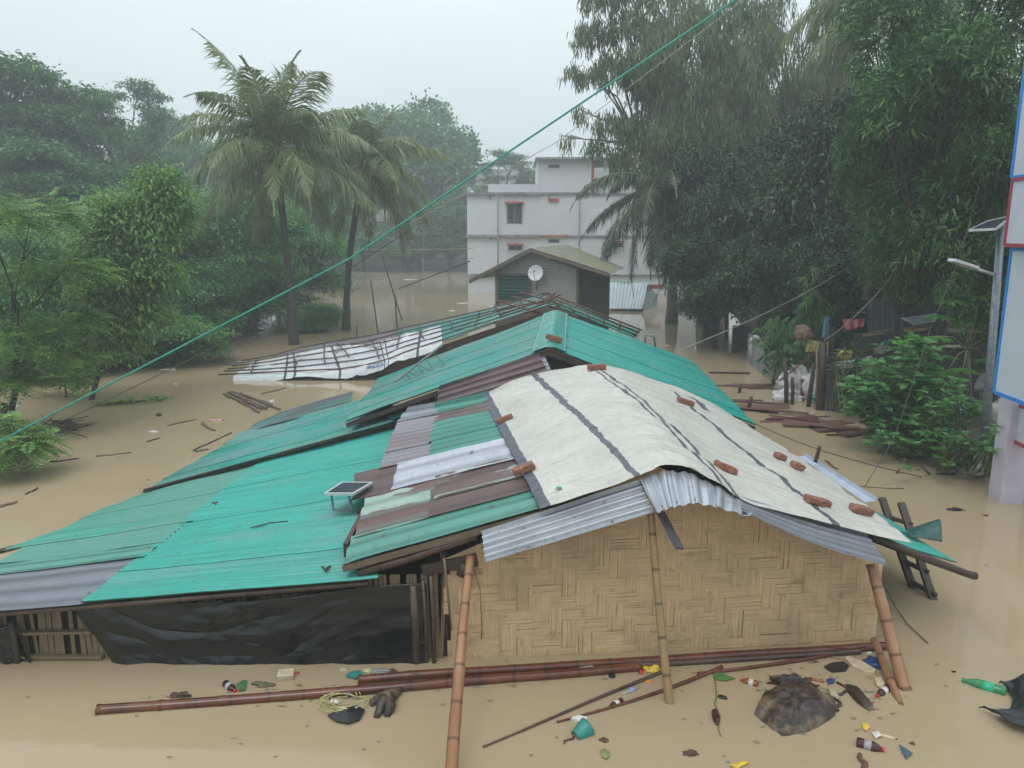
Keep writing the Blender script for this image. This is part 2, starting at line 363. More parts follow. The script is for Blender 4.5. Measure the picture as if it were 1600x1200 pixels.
def surf_find(f, px, py, n=160):
    """nearest point of surface f to a picture position"""
    best = None
    for i in range(n+1):
        for j in range(n+1):
            p = f(i/n, j/n); z = p.z-CAM_H
            fw = p.y*math.cos(TILT)-z*math.sin(TILT); up = p.y*math.sin(TILT)+z*math.cos(TILT)
            d = (800+FPX*p.x/fw-px)**2+(600-FPX*up/fw-py)**2
            if best is None or d < best[0]: best = (d, i/n, j/n)
    return best[1], best[2]
# ---- house A: the woven bamboo house nearest to the viewer
HA = thing('bamboo_house', (1.5, 7.6, 0), 'nearest flooded house with woven bamboo gable wall and patchwork tin roof', 'house')
A_rf, A_rb = at(1038, 742, Y=7.12), at(938, 580, Y=12.62)
A_lf, A_lb = at(535, 882, Y=7.12), at(622, 641, Y=12.95)
A_gf, A_gb = at(1500, 880, z=.62), at(1168, 672, Y=12.9)
fAL = bil(A_rf, A_rb, A_lb, A_lf)
def patch(px_list):   # picture corners -> (s, t) ranges
    st = [surf_find(fAL, *p, n=90) for p in px_list]
    return st
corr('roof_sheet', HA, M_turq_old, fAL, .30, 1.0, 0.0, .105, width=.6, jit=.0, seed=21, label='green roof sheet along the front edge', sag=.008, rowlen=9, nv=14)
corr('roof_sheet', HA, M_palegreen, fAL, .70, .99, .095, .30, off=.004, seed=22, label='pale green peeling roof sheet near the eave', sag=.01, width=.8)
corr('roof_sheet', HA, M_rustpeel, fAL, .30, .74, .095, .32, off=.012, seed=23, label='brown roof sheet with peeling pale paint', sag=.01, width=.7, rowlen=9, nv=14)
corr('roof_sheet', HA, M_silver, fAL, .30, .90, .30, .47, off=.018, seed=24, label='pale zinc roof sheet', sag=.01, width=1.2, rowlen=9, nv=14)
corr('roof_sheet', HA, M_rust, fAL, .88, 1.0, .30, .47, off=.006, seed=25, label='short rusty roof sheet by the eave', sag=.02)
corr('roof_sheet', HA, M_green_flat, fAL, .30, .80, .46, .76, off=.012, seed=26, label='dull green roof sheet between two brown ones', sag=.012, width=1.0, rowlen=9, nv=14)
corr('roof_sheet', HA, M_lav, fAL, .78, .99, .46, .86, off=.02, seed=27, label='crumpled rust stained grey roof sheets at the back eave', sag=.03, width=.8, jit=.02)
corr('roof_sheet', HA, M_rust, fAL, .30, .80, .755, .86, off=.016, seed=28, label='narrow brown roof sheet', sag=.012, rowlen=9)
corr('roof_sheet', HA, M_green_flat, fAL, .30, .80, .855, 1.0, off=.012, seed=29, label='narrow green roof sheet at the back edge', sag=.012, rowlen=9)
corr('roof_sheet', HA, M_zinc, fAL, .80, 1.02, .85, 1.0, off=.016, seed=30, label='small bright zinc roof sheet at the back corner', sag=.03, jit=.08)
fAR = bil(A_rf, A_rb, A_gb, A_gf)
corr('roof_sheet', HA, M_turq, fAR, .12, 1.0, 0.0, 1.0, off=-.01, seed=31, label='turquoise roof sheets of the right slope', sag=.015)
# wall, gable facing the viewer, truly interlaced strips
WL, WR, WY0, WY1 = -.60, 3.75, 7.22, 7.52
def wall_top(x): # height of the wall under the roof
    if x < 1.45: return 1.13+(2.02-1.13)*(x-WL)/(1.45-WL)
    return 2.02+(.98-2.02)*(x-1.45)/(WR-1.45)
def wallY(x): return WY0+(WY1-WY0)*(x-WL)/(WR-WL)
mb = MB(); mb.smooth = False; rw = random.Random(5)
xs = [WL-.02]; 
while xs[-1] < WR+.05: xs.append(xs[-1]+rw.uniform(.12, .18))
zs = [-.35]
while zs[-1] < 2.2: zs.append(zs[-1]+rw.uniform(.115, .165))
def over(i, j): return ((i+j) % 4) < 2
dz = .0035
SK = .028
def shear(x): return SK*(x-1.5)
for j in range(len(zs)-1):
    z0, z1 = zs[j]+.001, zs[j+1]-.001; uo = rw.uniform(0, 30)
    for i in range(len(xs)-1):
        if z0+shear(xs[i]) > wall_top((xs[i]+xs[i+1])/2)-.02: continue
        d = -dz if over(i, j) else dz; dp = -dz if over(i-1, j) else dz; dn = -dz if over(i+1, j) else dz
        x0, x1 = xs[i], xs[i+1]
        q = [(x0, (d+dp)/2), (x0+.02, d), (x1-.02, d), (x1, (d+dn)/2)]
        ragl = rw.uniform(0, .09) if i == 0 else 0
        if i == 0: q[0] = (x0-ragl, d); 
        ids0 = [mb.vert((x, wallY(x)+dy, z0+shear(x))) for x, dy in q]; ids1 = [mb.vert((x, wallY(x)+dy, min(wall_top(x), z1+shear(x)))) for x, dy in q]
        for k in range(3):
            mb.face((ids0[k], ids0[k+1], ids1[k+1], ids1[k]), [(uo+q[k][0], j*.37+z0), (uo+q[k+1][0], j*.37+z0), (uo+q[k+1][0], j*.37+z1), (uo+q[k][0], j*.37+z1)])
for i in range(len(xs)-1):
    x0, x1 = xs[i]+.001, xs[i+1]-.001; uo = rw.uniform(0, 30)
    for j in range(len(zs)-1):
        if zs[j]+shear(x0) > wall_top((x0+x1)/2)-.02: continue
        d = dz if over(i, j) else -dz; dp = dz if over(i, j-1) else -dz; dn = dz if over(i, j+1) else -dz
        z0, z1 = zs[j], zs[j+1]
        q = [(z0, (d+dp)/2), (z0+.02, d), (z1-.02, d), (z1, (d+dn)/2)]
        ids0 = [mb.vert((x0, wallY(x0)+dy, min(wall_top(x0), z+shear(x0)))) for z, dy in q]; ids1 = [mb.vert((x1, wallY(x1)+dy, min(wall_top(x1), z+shear(x1)))) for z, dy in q]
        for k in range(3):
            mb.face((ids0[k], ids1[k], ids1[k+1], ids0[k+1]), [(uo+q[k][0], i*.37+x0), (uo+q[k][0], i*.37+x1), (uo+q[k+1][0], i*.37+x1), (uo+q[k+1][0], i*.37+x0)])
mb.build('woven_wall', M_weave, HA)
# dark shell behind: side walls, back, beams
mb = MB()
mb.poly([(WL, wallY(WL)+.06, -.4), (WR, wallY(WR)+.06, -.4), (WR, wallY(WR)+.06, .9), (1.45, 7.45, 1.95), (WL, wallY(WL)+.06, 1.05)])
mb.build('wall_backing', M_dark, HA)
mb = MB()
mb.box((3.74, 10.2, .2), (.05, 5.0, 1.4)); mb.build('side_wall', M_plank, HA)
mb = MB(); mb.box((-1.75, 10.2, .35), (.05, 5.2, 1.5)); mb.build('side_wall', M_plank, HA)
mb = MB(); mb.poly([(-1.75, 12.8, -.4), (3.74, 12.8, -.4), (3.74, 12.8, .9), (1.45, 12.6, 1.95), (-1.75, 12.8, 1.15)]); mb.build('rear_wall', M_plank, HA)
mb = MB(); mb.beam(A_lf+Vector((0, .02, -.05)), A_rf+Vector((0, .02, -.05)), .06, .06); mb.build('rafter', M_wood2, HA)
mb = MB(); mb.tube([at(560, 895, Y=7.16), at(640, 872, Y=7.16), at(745, 835, Y=7.16)], [.05, .045, .05], 10); mb.build('rafter', M_bamdark, HA)
mb = MB(); mb.tube([at(530, 884, Y=7.35)-Vector((0, 0, .1)), at(628, 645, Y=12.8)-Vector((0, 0, .1))], .035, 8); mb.build('eave_pole', M_bamdark, HA)
mb = MB(); mb.beam((3.79, 7.56, -.5), (3.79, 7.56, .97), .07, .07); mb.build('corner_post', M_wood, HA)
mb = MB(); mb.beam((WL-.09, 7.3, -.5), (WL-.09, 7.3, 1.15), .07, .07); mb.build('corner_post', M_wood, HA)
mb = MB(); mb.beam((WL-.3, 7.24, .98), (WL+.25, 7.2, 1.10), .08, .12); mb.tube([at(728, 880, Y=7.17), at(722, 900, Y=7.15)], .06, 8); mb.build('eave_bracket', M_wood, HA)
# bent zinc sheets sticking out under the tarpaulin
fz1 = bil(at(1003, 751, Y=7.04), at(1012, 757, Y=7.0), at(1030, 800, Y=6.78), at(1026, 800, Y=6.76))
f1 = bil(at(1000, 750, Y=7.06), at(1026, 800, Y=6.80), at(755, 880, Y=6.86), at(748, 832, Y=7.1))
# (s runs from the ridge down to the left, t from the roof outward)
corr('hanging_sheet', HA, M_zinc, f1, 0, 1, 0, 1, width=9, rowlen=9, sag=.012, seed=41, nv=20, label='pale zinc sheet hanging out over the gable on the left')
def bent(a, b):
    # a along the front from left to right over the ridge, b outwards
    top = [at(998, 748, Y=7.0), at(1040, 735, Y=6.98), at(1075, 738, Y=6.98), at(1120, 760, Y=7.0), at(1185, 795, Y=7.03)]
    bot = [at(1026, 802, Y=6.62), at(1052, 792, Y=6.62), at(1085, 785, Y=6.62), at(1122, 792, Y=6.66), at(1172, 808, Y=6.78)]
    k = min(int(a*4), 3); f = a*4-k; f = f*f*(3-2*f)*.35+f*.65
    p = (top[k].lerp(top[k+1], f)).lerp(bot[k].lerp(bot[k+1], f), b)
    return p + Vector((0, -.4, 1)).normalized()*(.011*math.cos(a*9*2*math.pi+b*.6)+.012*nz3(a*6, b*2, 4.4))
mb = MB(); mb.smooth = True; mb.grid(bent, 120, 10, uvfn=lambda a, b: (a*1.1, b*.45)); o = mb.build('hanging_sheet', M_zinc, HA); o['label'] = 'curled bright zinc sheet folded over the ridge end'
f2 = bil(at(1150, 775, Y=7.04), at(1160, 800, Y=6.78), at(1392, 887, Y=7.12), at(1356, 836, Y=7.42))
def edg(s, t, b): return s
def f2c(s, t):
    p = f2(s, t); return p + Vector((0, 0, -.05*math.sin(math.pi*s)*t))
corr('hanging_sheet', HA, M_grey, f2c, 0, 1, 0, 1, width=9, rowlen=9, sag=.015, amp=.007, seed=43, nv=20, label='dull grey sheet hanging out over the gable on the right')
# timber piece poking out under the ridge
mb = MB(); mb.beam(at(1032, 800, Y=6.95), at(1062, 857, Y=6.55), .085, .03, .3); o = mb.build('rafter_end', wood('grey_board', (.1, .1, .11)), HA)
# beam beyond the right eave
mb = MB(); mb.tube([at(1360, 838, Y=7.7), at(1440, 870, Y=7.85), at(1512, 897, Y=8.0), at(1524, 900, Y=8.02)], [.05, .045, .04, .045], 8); mb.build('eave_beam', M_wood, HA)
mb = MB(); mb.tube([at(1250, 720, z=.75), at(1420, 845, z=.6)], .03, 8); mb.build('eave_pole', M_bamdark, HA)
# ------------------------------------------------------------ tarpaulin over house A
def polyl(pts, a, sm=True):
    n = len(pts)-1; k = min(int(a*n), n-1); f = a*n-k
    if not sm: return pts[k].lerp(pts[k+1], f)
    p0 = pts[max(k-1, 0)]; p1 = pts[k]; p2 = pts[k+1]; p3 = pts[min(k+2, n)]
    return .5*((2*p1)+(p2-p0)*f+(2*p0-5*p1+4*p2-p3)*f*f+(3*p1-p0-3*p2+p3)*f**3)
tf = [at(845, 796, Y=6.99), at(925, 770, Y=6.97), at(1000, 746, Y=6.94), at(1040, 735, Y=6.93), at(1075, 737, Y=6.93), at(1120, 758, Y=6.95), at(1180, 789, Y=7.0), at(1295, 818, Y=7.2), at(1424, 848, Y=7.5)]
tb = [at(752, 624, Y=12.75), at(810, 601, Y=12.7), at(870, 583, Y=12.6), at(912, 574, Y=12.55), at(940, 572, Y=12.55), at(985, 583, Y=12.55), at(1040, 602, Y=12.6), at(1110, 632, Y=12.7), at(1166, 667, Y=12.8)]
def tarpf(a, b):
    p = polyl(tf, a).lerp(polyl(tb, a), b)
    if a > .8: p += Vector((.10, -.05, -.02))*math.sin(math.pi*b)*((a-.8)/.2)
    n = Vector((.33 if a > .5 else -.3, 0, 1)).normalized()
    e = min(1, b*8)
    wr = .030*nz3(a*2.4, b*15, 1.7)+.020*nz3(a*6, b*26+a*9, 5.2)+.026*nz3(a*9, b*3, 8)+.012*abs(nz3(a*16-b*5, b*9, 3))
    ff = math.exp(-((a-.46)/.22)**2)*math.exp(-b*7)
    wr += ff*.03*math.sin(b*70+a*4)
    return p + n*(.030+wr*.9) - Vector((0, 0, .02))*(1-e) + Vector((0, 0, .07))*b*max(0, 1-abs(a-.1)*4)
def tarp_mat(name, stripes, border=.035, col=(.54, .52, .475), dark=(.085, .088, .11)):
    m = NT(name); uv = m.uv(); sp = m.t.nodes.new('ShaderNodeSeparateXYZ'); m.set(sp.inputs[0], uv)
    u, v = sp.outputs[0], sp.outputs[1]
    wob = m.math('MULTIPLY', m.math('SUBTRACT', m.noise(m.mapping(uv, (0, 1, 1)), 26, 2), .5), .012)
    wid = m.math('MULTIPLY', m.noise(m.mapping(uv, (0, 1, 1), (3, 0, 0)), 30, 2), 1.5)
    tot = None
    for (a0, a1, w, b0, b1) in stripes:
        c = m.math('ADD', a0, m.math('MULTIPLY', m.math('SUBTRACT', a1, a0) if False else (a1-a0), v))
        d = m.math('ABSOLUTE', m.math('SUBTRACT', m.math('ADD', u, wob), c))
        k = m.math('LESS_THAN', d, m.math('MULTIPLY', wid, w))
        if b1 < 1: k = m.math('MULTIPLY', k, m.math('LESS_THAN', v, b1))
        if b0 > 0: k = m.math('MULTIPLY', k, m.math('GREATER_THAN', v, b0))
        tot = k if tot is None else m.math('MAXIMUM', tot, k)
    if border: tot = m.math('MAXIMUM', tot, m.math('LESS_THAN', m.math('ADD', u, wob), border))
    g = m.obj(); n = m.noise(g, 1.3, 5, .6); n2 = m.noise(m.mapping(g, (9, 2.2, 3)), 1.6, 5, .65)
    c = m.ramp(n, [(.3, tuple(x*.88 for x in col)), (.7, tuple(min(.8, x*1.1) for x in col))])
    c = m.mix(m.ramp(n2, [(.5, 0.0), (.8, .38)]), c, (.3, .28, .24))
    c = m.mix(m.ramp(m.noise(m.mapping(g, (2, 9, 3)), 1.2, 6, .7), [(.52, 0.0), (.75, .4)]), c, (.25, .24, .21))
    dk = m.ramp(m.noise(g, 12, 4), [(.3, tuple(x*.75 for x in dark)), (.8, tuple(x*1.8 for x in dark))])
    c = m.mix(tot, c, dk)
    weave = m.n('TexWave', Vector=g, Scale=60, Distortion=1.5); cre = m.noise(m.mapping(g, (1.4, 5, 2)), 2.5, 5, .6)
    return m.fin(c, .42, m.bump(m.math('ADD', cre, m.math('MULTIPLY', m.noise(g, 25, 3), .15)), .8, .05), .4)
TP = thing('tarpaulin', (1.4, 9.5, 2), 'cream tarpaulin with dark stripes draped over the nearest house roof', 'tarpaulin')
mb = MB(); mb.smooth = True; mb.grid(tarpf, 150, 130, uvfn=lambda a, b: (a, b))
o = mb.build('cloth', tarp_mat('cream_striped_tarpaulin', [(.245, .175, .013, 0, 1), (.655, .40, .0115, 0, 1), (.70, .44, .0115, 0, 1), (.885, .74, .008, 0.0, .93), (.93, .80, .012, .80, .93)]), TP)
bpy.data.objects.remove(o) if False else None
# make it one mesh thing
o.parent = None; o.location = TP.location; o.name = 'tarpaulin_cloth'
lab, cat_ = TP['label'], TP['category']; bpy.data.objects.remove(TP); o.name = 'tarpaulin'; tag(o, lab, cat_); solid(o, .004)
def brick(px, py, ang, label, size=(.23, .105, .065), f=tarpf, worn=.01, on=None):
    s, t = surf_find(f, px, py); e = .02
    p = f(s, t); a = (f(min(s+e, 1), t)-f(max(s-e, 0), t)).normalized(); b = (f(s, min(t+e, 1))-f(s, max(t-e, 0))).normalized(); n = a.cross(b).normalized()
    if n.z < 0: n = -n
    b = n.cross(a); Rm = Matrix((a, b, n)).transposed() @ Matrix.Rotation(math.radians(ang), 3, 'Z')
    mb = MB(); nx, ny, nz_ = 8, 4, 3; r = random.Random(int(px*7+py)); sx, sy, sz = size; ph = r.uniform(0, 50)
    def P(x, y, z):
        v = Vector((x*sx/2, y*sy/2, z*sz/2))
        for k, h in ((0, sx/2), (1, sy/2), (2, sz/2)): pass
        rn = (abs(x) > .99)+(abs(y) > .99)+(abs(z) > .99)
        if rn >= 2: v *= .955 if rn == 2 else .92
        v += Vector((nz3(x*2+ph, y*2, z*2), nz3(x*2, y*2+ph, z*2), nz3(x*2, y*2, z*2+ph)))*worn
        return p + n*(sz/2+.008) + Rm @ v
    mb.smooth = False
    for (U, V, k, sgn, nu, nv) in ((0, 1, 2, 1, nx, ny), (0, 1, 2, -1, nx, ny), (0, 2, 1, 1, nx, nz_), (0, 2, 1, -1, nx, nz_), (1, 2, 0, 1, ny, nz_), (1, 2, 0, -1, ny, nz_)):
        def fn(a_, b_):
            c = [0, 0, 0]; c[U] = a_*2-1; c[V] = b_*2-1; c[k] = sgn; return P(*c)
        mb.grid(fn, nu, nv, flip=(sgn < 0) != (k == 1))
    o = mb.build('brick', M_brick); tag(o, label, 'brick', 'bricks weighing down the tarpaulin and ridge')
    return o
brick(790, 658, 8, 'red brick on the left edge of the cream tarpaulin, farther one', (.24, .10, .06))
brick(821, 738, 14, 'largest red brick at the left edge of the tarpaulin, nearer the viewer', (.25, .13, .075))
brick(1132, 736, -4, 'brick on the paired stripes at the front of the tarpaulin', (.26, .11, .065))
brick(1270, 787, 3, 'long brick near the front edge of the tarpaulin right of the ridge', (.25, .11, .06))
brick(1288, 791, -10, 'small broken brick piece touching a long brick above a dark stripe end', (.1, .09, .055))
brick(1344, 800, 6, 'long worn brick nearest the lower right corner of the tarpaulin', (.3, .12, .07))
brick(1217, 717, 4, 'small brick halfway along the right edge of the tarpaulin, upper of a pair', (.14, .12, .07))
brick(1243, 733, 6, 'small brick halfway along the right edge of the tarpaulin, lower of a pair', (.16, .12, .07))
brick(1069, 632, 0, 'brick on the tarpaulin just below the turquoise roof edge', (.27, .11, .07))
brick(932, 578, 4, 'brick at the back end of the tarpaulin under the green ridge', (.3, .12, .08))
# small torn plastic scrap on the tarpaulin
s_, t_ = surf_find(tarpf, 872, 766); pp = tarpf(s_, t_)
mb = MB(); mb.poly([pp+Vector((math.cos(k*.9)*r_, math.sin(k*.9)*r_, .012+.01*(k % 2))) for k, r_ in enumerate([.06, .03, .055, .025, .05, .03, .045])])
tag(mb.build('plastic_scrap', plain('teal_plastic', (.02, .25, .2), .4)), 'tiny torn green scrap stuck to the tarpaulin', 'plastic scrap')
# ------------------------------------------------------------ annex C, wide turquoise roof sloping down to the left
HC = thing('lean_to_shed', (-3.6, 8.5, 0), 'long lean-to with wide turquoise tin roof and black plastic on its front wall', 'shed')
c_fr, c_br = at(590, 905, Y=7.05), at(618, 668, Y=13.0)
c_bl, c_fl = at(228, 770, z=.12), at(-235, 973, Y=6.8)
fC = bil(c_fr, c_br, c_bl, c_fl)
def edgeC(s, t, b): return s
sA = surf_find(fC, 130, 944)[0]; 
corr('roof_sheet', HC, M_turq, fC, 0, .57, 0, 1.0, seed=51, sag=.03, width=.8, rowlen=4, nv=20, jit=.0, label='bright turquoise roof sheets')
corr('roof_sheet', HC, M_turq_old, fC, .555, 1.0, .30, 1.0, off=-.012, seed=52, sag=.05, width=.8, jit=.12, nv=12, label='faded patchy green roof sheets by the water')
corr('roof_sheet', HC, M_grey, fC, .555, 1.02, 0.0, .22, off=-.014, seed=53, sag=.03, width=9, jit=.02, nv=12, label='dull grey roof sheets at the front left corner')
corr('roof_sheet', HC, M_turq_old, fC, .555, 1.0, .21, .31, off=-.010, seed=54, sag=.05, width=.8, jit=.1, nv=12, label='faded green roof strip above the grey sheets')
mb = MB(); e0 = fC(.02, 0); e1 = fC(.98, 0)
mb.tube([e0+Vector((0, .06, -.06)), fC(.5, 0)+Vector((0, .06, -.065)), e1+Vector((0, .06, -.06))], .03, 8); mb.build('eave_pole', M_bamdark, HC)
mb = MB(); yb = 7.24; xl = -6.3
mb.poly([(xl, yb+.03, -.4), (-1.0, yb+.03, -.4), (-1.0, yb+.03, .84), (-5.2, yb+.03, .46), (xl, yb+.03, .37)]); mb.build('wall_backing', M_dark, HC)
# vertical bamboo slats
mb = MB(); x = xl; rr = random.Random(3)
while x < -.72:
    w = rr.uniform(.035, .07); skip = rr.random() < .16
    zt = .50 + (x+5.2)/4*.32 if x < -1.6 else .95
    if not skip:
        mb.box((x+w/2, yb-rr.uniform(0, .015), zt/2-.2), (w-.008, .012, zt+.35), Matrix.Rotation(rr.uniform(-.06, .06), 3, 'Y'))
    x += w
mb.build('slat_wall', M_slat, HC)
mb = MB(); mb.beam((-5.2, yb-.05, .30), (-4.28, yb-.05, .32), .055, .03); mb.build('cross_rail', M_slat, HC)
mb = MB(); mb.beam((-5.2, yb-.05, .04), (-4.2, yb-.05, .04), .05, .03); mb.build('cross_rail', M_slat, HC)
for (xx, rr_, l) in ((-5.05, .03, .45), (-.98, .04, .85), (-.80, .022, .95), (-.88, .018, .9)):
    mb = MB(); mb.tube([(xx, yb-.09, -.4), (xx+.01, yb-.1, l*.5), (xx-.01, yb-.09, l)], rr_, 8); mb.build('post', M_bamdark if xx > -1.2 else M_wood, HC)
mb = MB(); mb.tube([at(694, 872, Y=7.1), at(700, 930, Y=7.12), at(705, 985, Y=7.14)], .012, 6); mb.build('hanging_strip', M_slat, HC)
# black plastic sheeting
m = NT('black_plastic'); g = m.obj()
nn = m.noise(m.mapping(g, (1.0, 3, 3.2)), 1.6, 3, .5)
M_plast = m.fin(m.ramp(nn, [(.3, (.004, .0045, .005)), (.7, (.010, .011, .013))]), .22, m.bump(nn, .35, .05), .5)
def plasf(a, b):
    x0 = -4.42+(-.86+4.42)*a; 
    top = .56+(.85-.56)*a + .02*math.sin(a*9)
    bl = -.06
    xb = -4.05+(-.80+4.05)*a
    x = x0+(xb-x0)*b*(1-a)**1.0
    z = top+(bl-top)*b
    bow = b-.62*math.sin(math.pi*a**.75)*(.4+.6*b)-.16*nz3(a*3.1, b*1.2+4.4)
    fold = .030*(1-2*abs(math.sin(bow*13+1.3*nz3(a*4, b*2)))**.8)*max(.15, .5+1.1*nz3(a*3.1+2, b*2.3))+.010*nz3(a*22, bow*16)
    fan = .035*math.sin(b*3+a*60*(1-b*.45))*math.exp(-a*7)+.02*math.sin(a*70)*math.exp(-(1-a)*14)
    y = yb-.075-.02*math.sin(a*3.1)-.03*b + fold*math.sin(math.pi*min(1, a*1.15)) + fan*min(1, b*2)+.012*nz3(a*9, b*6, 3)
    return Vector((x, y, z))
mb = MB(); mb.smooth = True; mb.grid(plasf, 240, 110, uvfn=lambda a, b: (a*3.4, b))
o = mb.build('plastic_sheet', M_plast); tag(o, 'black plastic sheet hung in folds along the front wall of the lean-to', 'plastic sheet'); solid(o, .003)
mb = MB(); mb.smooth = True; mb.grid(lambda a, b: Vector((-5.75+.75*a+.1*b, yb-.1+.03*math.sin(a*16), .38-.42*b+.03*a)), 30, 12)
o = mb.build('plastic_sheet', M_plast); tag(o, 'small black plastic flap at the far left of the lean-to wall', 'plastic sheet'); solid(o, .003)
for px_, py_, lb_ in ((335, 789, 'small dark leaf clump in the middle of the turquoise lean-to roof'), (505, 893, 'tiny pale litter bit near the front edge of the lean-to roof')):
    s_, t_ = surf_find(fC, px_, py_, 100); q_ = fC(s_, t_); mb = MB(); rl = random.Random(px_)
    for k in range(9):
        d = Vector((rl.uniform(-1, 1), rl.uniform(-1, 1), .2))*.06; mb.tube([q_+Vector((0, 0, .02)), q_+d+Vector((0, 0, .02))], .009, 5)
    tag(mb.build('leaf_litter', M_wood), lb_, 'litter')
s_, t_ = surf_find(fC, 390, 828, 100); s2_, t2_ = surf_find(fC, 448, 818, 100); mb = MB(); mb.tube([fC(s_, t_)+Vector((0, 0, .03)), fC((s_+s2_)/2, (t_+t2_)/2)+Vector((0, .04, .035)), fC(s2_, t2_)+Vector((0, 0, .03))], .008, 5); tag(mb.build('twig', M_wood), 'thin bent twig lying on the turquoise lean-to roof', 'twig')
# far-left corner timber with blue strip
mb = MB(); mb.beam(at(-40, 872, z=.28), at(120, 830, z=.22), .06, .05); mb.build('edge_timber', M_wood, HC)
mb = MB(); mb.smooth = True; mb.grid(lambda a, b: at(-30, 900, z=.42).lerp(at(75, 866, z=.3), a)+Vector((0, .04*b, -.04*b+.015*math.sin(a*12))), 16, 3)
mb.build('blue_strip', plain('blue_plastic', (.02, .08, .35), .35), HC)
# ------------------------------------------------------------ house B with the turquoise ridge (and its lower skirt roof)
HB = thing('green_roof_house', (.6, 15.5, 0), 'house with turquoise gable roof and ridge cap just behind the tarpaulin', 'house')
B_rf, B_rb = at(858, 545, Y=12.95), at(868, 487, Y=18.9)
B_lf = at(540, 659, Y=12.85); B_lb = at(520, 612, Y=18.6)
B_gf, B_gb = at(1181, 664, Y=12.95), at(1078, 562, z=1.08)
fBL = bil(B_rf, B_rb, at(590, 592, Y=19.2), B_lf); fBR = bil(B_rf, B_rb, B_gb, B_gf)
corr('roof_sheet', HB, M_turq_b, fBL, .02, 1.0, 0, 1, seed=61, sag=.03, width=.8, rowlen=9, nv=22, jit=.03, spw=4, label='turquoise sheets of the left slope')
corr('roof_sheet', HB, M_turq, fBR, .02, 1.0, 0, 1, seed=62, sag=.03, width=.8, rowlen=9, nv=22, jit=.02, spw=4, label='turquoise sheets of the right slope')
D_rf, D_lf, D_lb, D_rb = at(622, 652, Y=12.75), at(220, 766, z=.12), at(436, 640, z=.12), at(600, 594, Y=18.9)
D_lf = at(220, 766, z=.14)
fD = bil(D_rf+Vector((0, 0, -.03)), D_rb+Vector((0, 0, -.06)), D_lb, D_lf)
corr('roof_sheet', HB, M_turq_b, fD, 0, 1.0, 0, .66, off=-.04, seed=63, sag=.06, width=.8, rowlen=3, nv=14, jit=.08, spw=4, label='lower turquoise skirt sheets')
corr('roof_sheet', HB, M_turq_rust, fD, .28, 1.0, .64, 1.0, off=-.045, seed=64, sag=.06, width=.8, rowlen=3, nv=14, jit=.15, spw=4, label='rust stained lower sheets by the water')
corr('roof_sheet', HB, M_turq, fD, -.05, .10, 0.0, .2, off=.0, seed=67, sag=.05, jit=.05, label='short bright turquoise sheet')
# ridge cap
mb = MB(); mb.smooth = True
def capf(a, b):
    c = B_rf.lerp(B_rb, b)+Vector((0, -.05, .03)); w = .30
    x = (a*2-1)*w; p = c + Vector((x, 0, -.37*(math.sqrt(x*x+.003)-.05)+.012*nz3(a*5, b*14, 2)+.02))
    return p
mb.grid(capf, 24, 40, uvfn=lambda a, b: (b*6, a*.6)); mb.mi = 1
for k in range(26):
    for a in (.06, .94):
        p = capf(a, (k+.5)/26); mb.tube([p, p+Vector((0, 0, .02))], .011, 6)
mb.build('ridge_cap', [M_turq, M_alu], HB)
for f, s0, n in (): pass
# gable wall: planks at the apex, purple sheets on the left
mb = MB(); ap = B_rf+Vector((0, .35, -.1))
bl_ = B_lf+Vector((.15, .35, -.08)); br_ = B_gf+Vector((-.25, .35, -.08))
x = bl_.x; rr = random.Random(8)
while x < br_.x:
    w = rr.uniform(.1, .17); xm = x+w/2
    zt = (bl_.z+(ap.z-bl_.z)*(xm-bl_.x)/(ap.x-bl_.x)) if xm < ap.x else (ap.z+(br_.z-ap.z)*(xm-ap.x)/(br_.x-ap.x))
    mb.box((xm, ap.y+rr.uniform(0, .015), (zt-.4)/2), (w-.006, .02, zt+.4)); x += w
mb.build('gable_planks', M_plank, HB)
fP = bil(at(842, 552, Y=12.95), at(862, 590, Y=12.76), at(680, 640, Y=12.76), at(686, 603, Y=12.95))
corr('gable_sheet', HB, M_purple, fP, 0, 1, 0, 1, pitch=.11, amp=.016, width=9, rowlen=9, sag=.01, nv=12, seed=66, spw=8)
mb = MB(); mb.smooth = True
mb.grid(lambda a, b: at(840+a*10, 553+a*2, Y=13.0).lerp(at(853+a*11, 586-a*2, Y=12.9), b)+Vector((0, .012*math.cos(b*30), .015*math.cos(b*30))), 3, 40); mb.build('gable_flashing', M_silver, HB)
for p0, p1 in ((B_rf, B_lf), (B_rf, B_gf)):
    mb = MB(); mb.beam(p0+Vector((0, .06, -.08)), p1+Vector((0, .06, -.08)), .05, .07); mb.build('rafter', M_wood, HB)
mb = MB(); mb.poly([D_rf+Vector((.1, .2, -.05)), D_rf+Vector((.1, .2, -1.7)), D_lf+Vector((.2, .2, -.6)), D_lf+Vector((.2, .2, -.03))]); mb.build('skirt_wall', M_plank, HB)
mb = MB(); mb.beam(D_rf+Vector((0, .1, -.1)), D_lf+Vector((0, .1, -.05)), .05, .06); mb.build('rafter', M_wood, HB)
mb = MB(); mb.box((-2.05, 13.15, .3), (.1, .05, 1.6)); mb.box((-1.95, 12.95, .5), (.05, .3, 1.3)); mb.build('corner_post', M_plank, HB)
mb = MB(); mb.box((4.0, 15.6, .2), (.05, 5, 1.4)); mb.build('side_wall', M_plank, HB)
mb = MB(); mb.tube([B_gf+Vector((-.3, .3, -.02)), B_gb+Vector((-.3, 0, -.02))], .04, 8); mb.build('eave_pole', M_wood2, HB)
def cup(x): return x
brick(864, 533, 2, 'brick lying on the turquoise ridge cap', (.3, .12, .09), f=capf)
mb = MB(); mb.tube([at(905, 585, Y=12.6), at(700, 618, Y=12.6), at(660, 640, Y=12.6)], .012, 6)
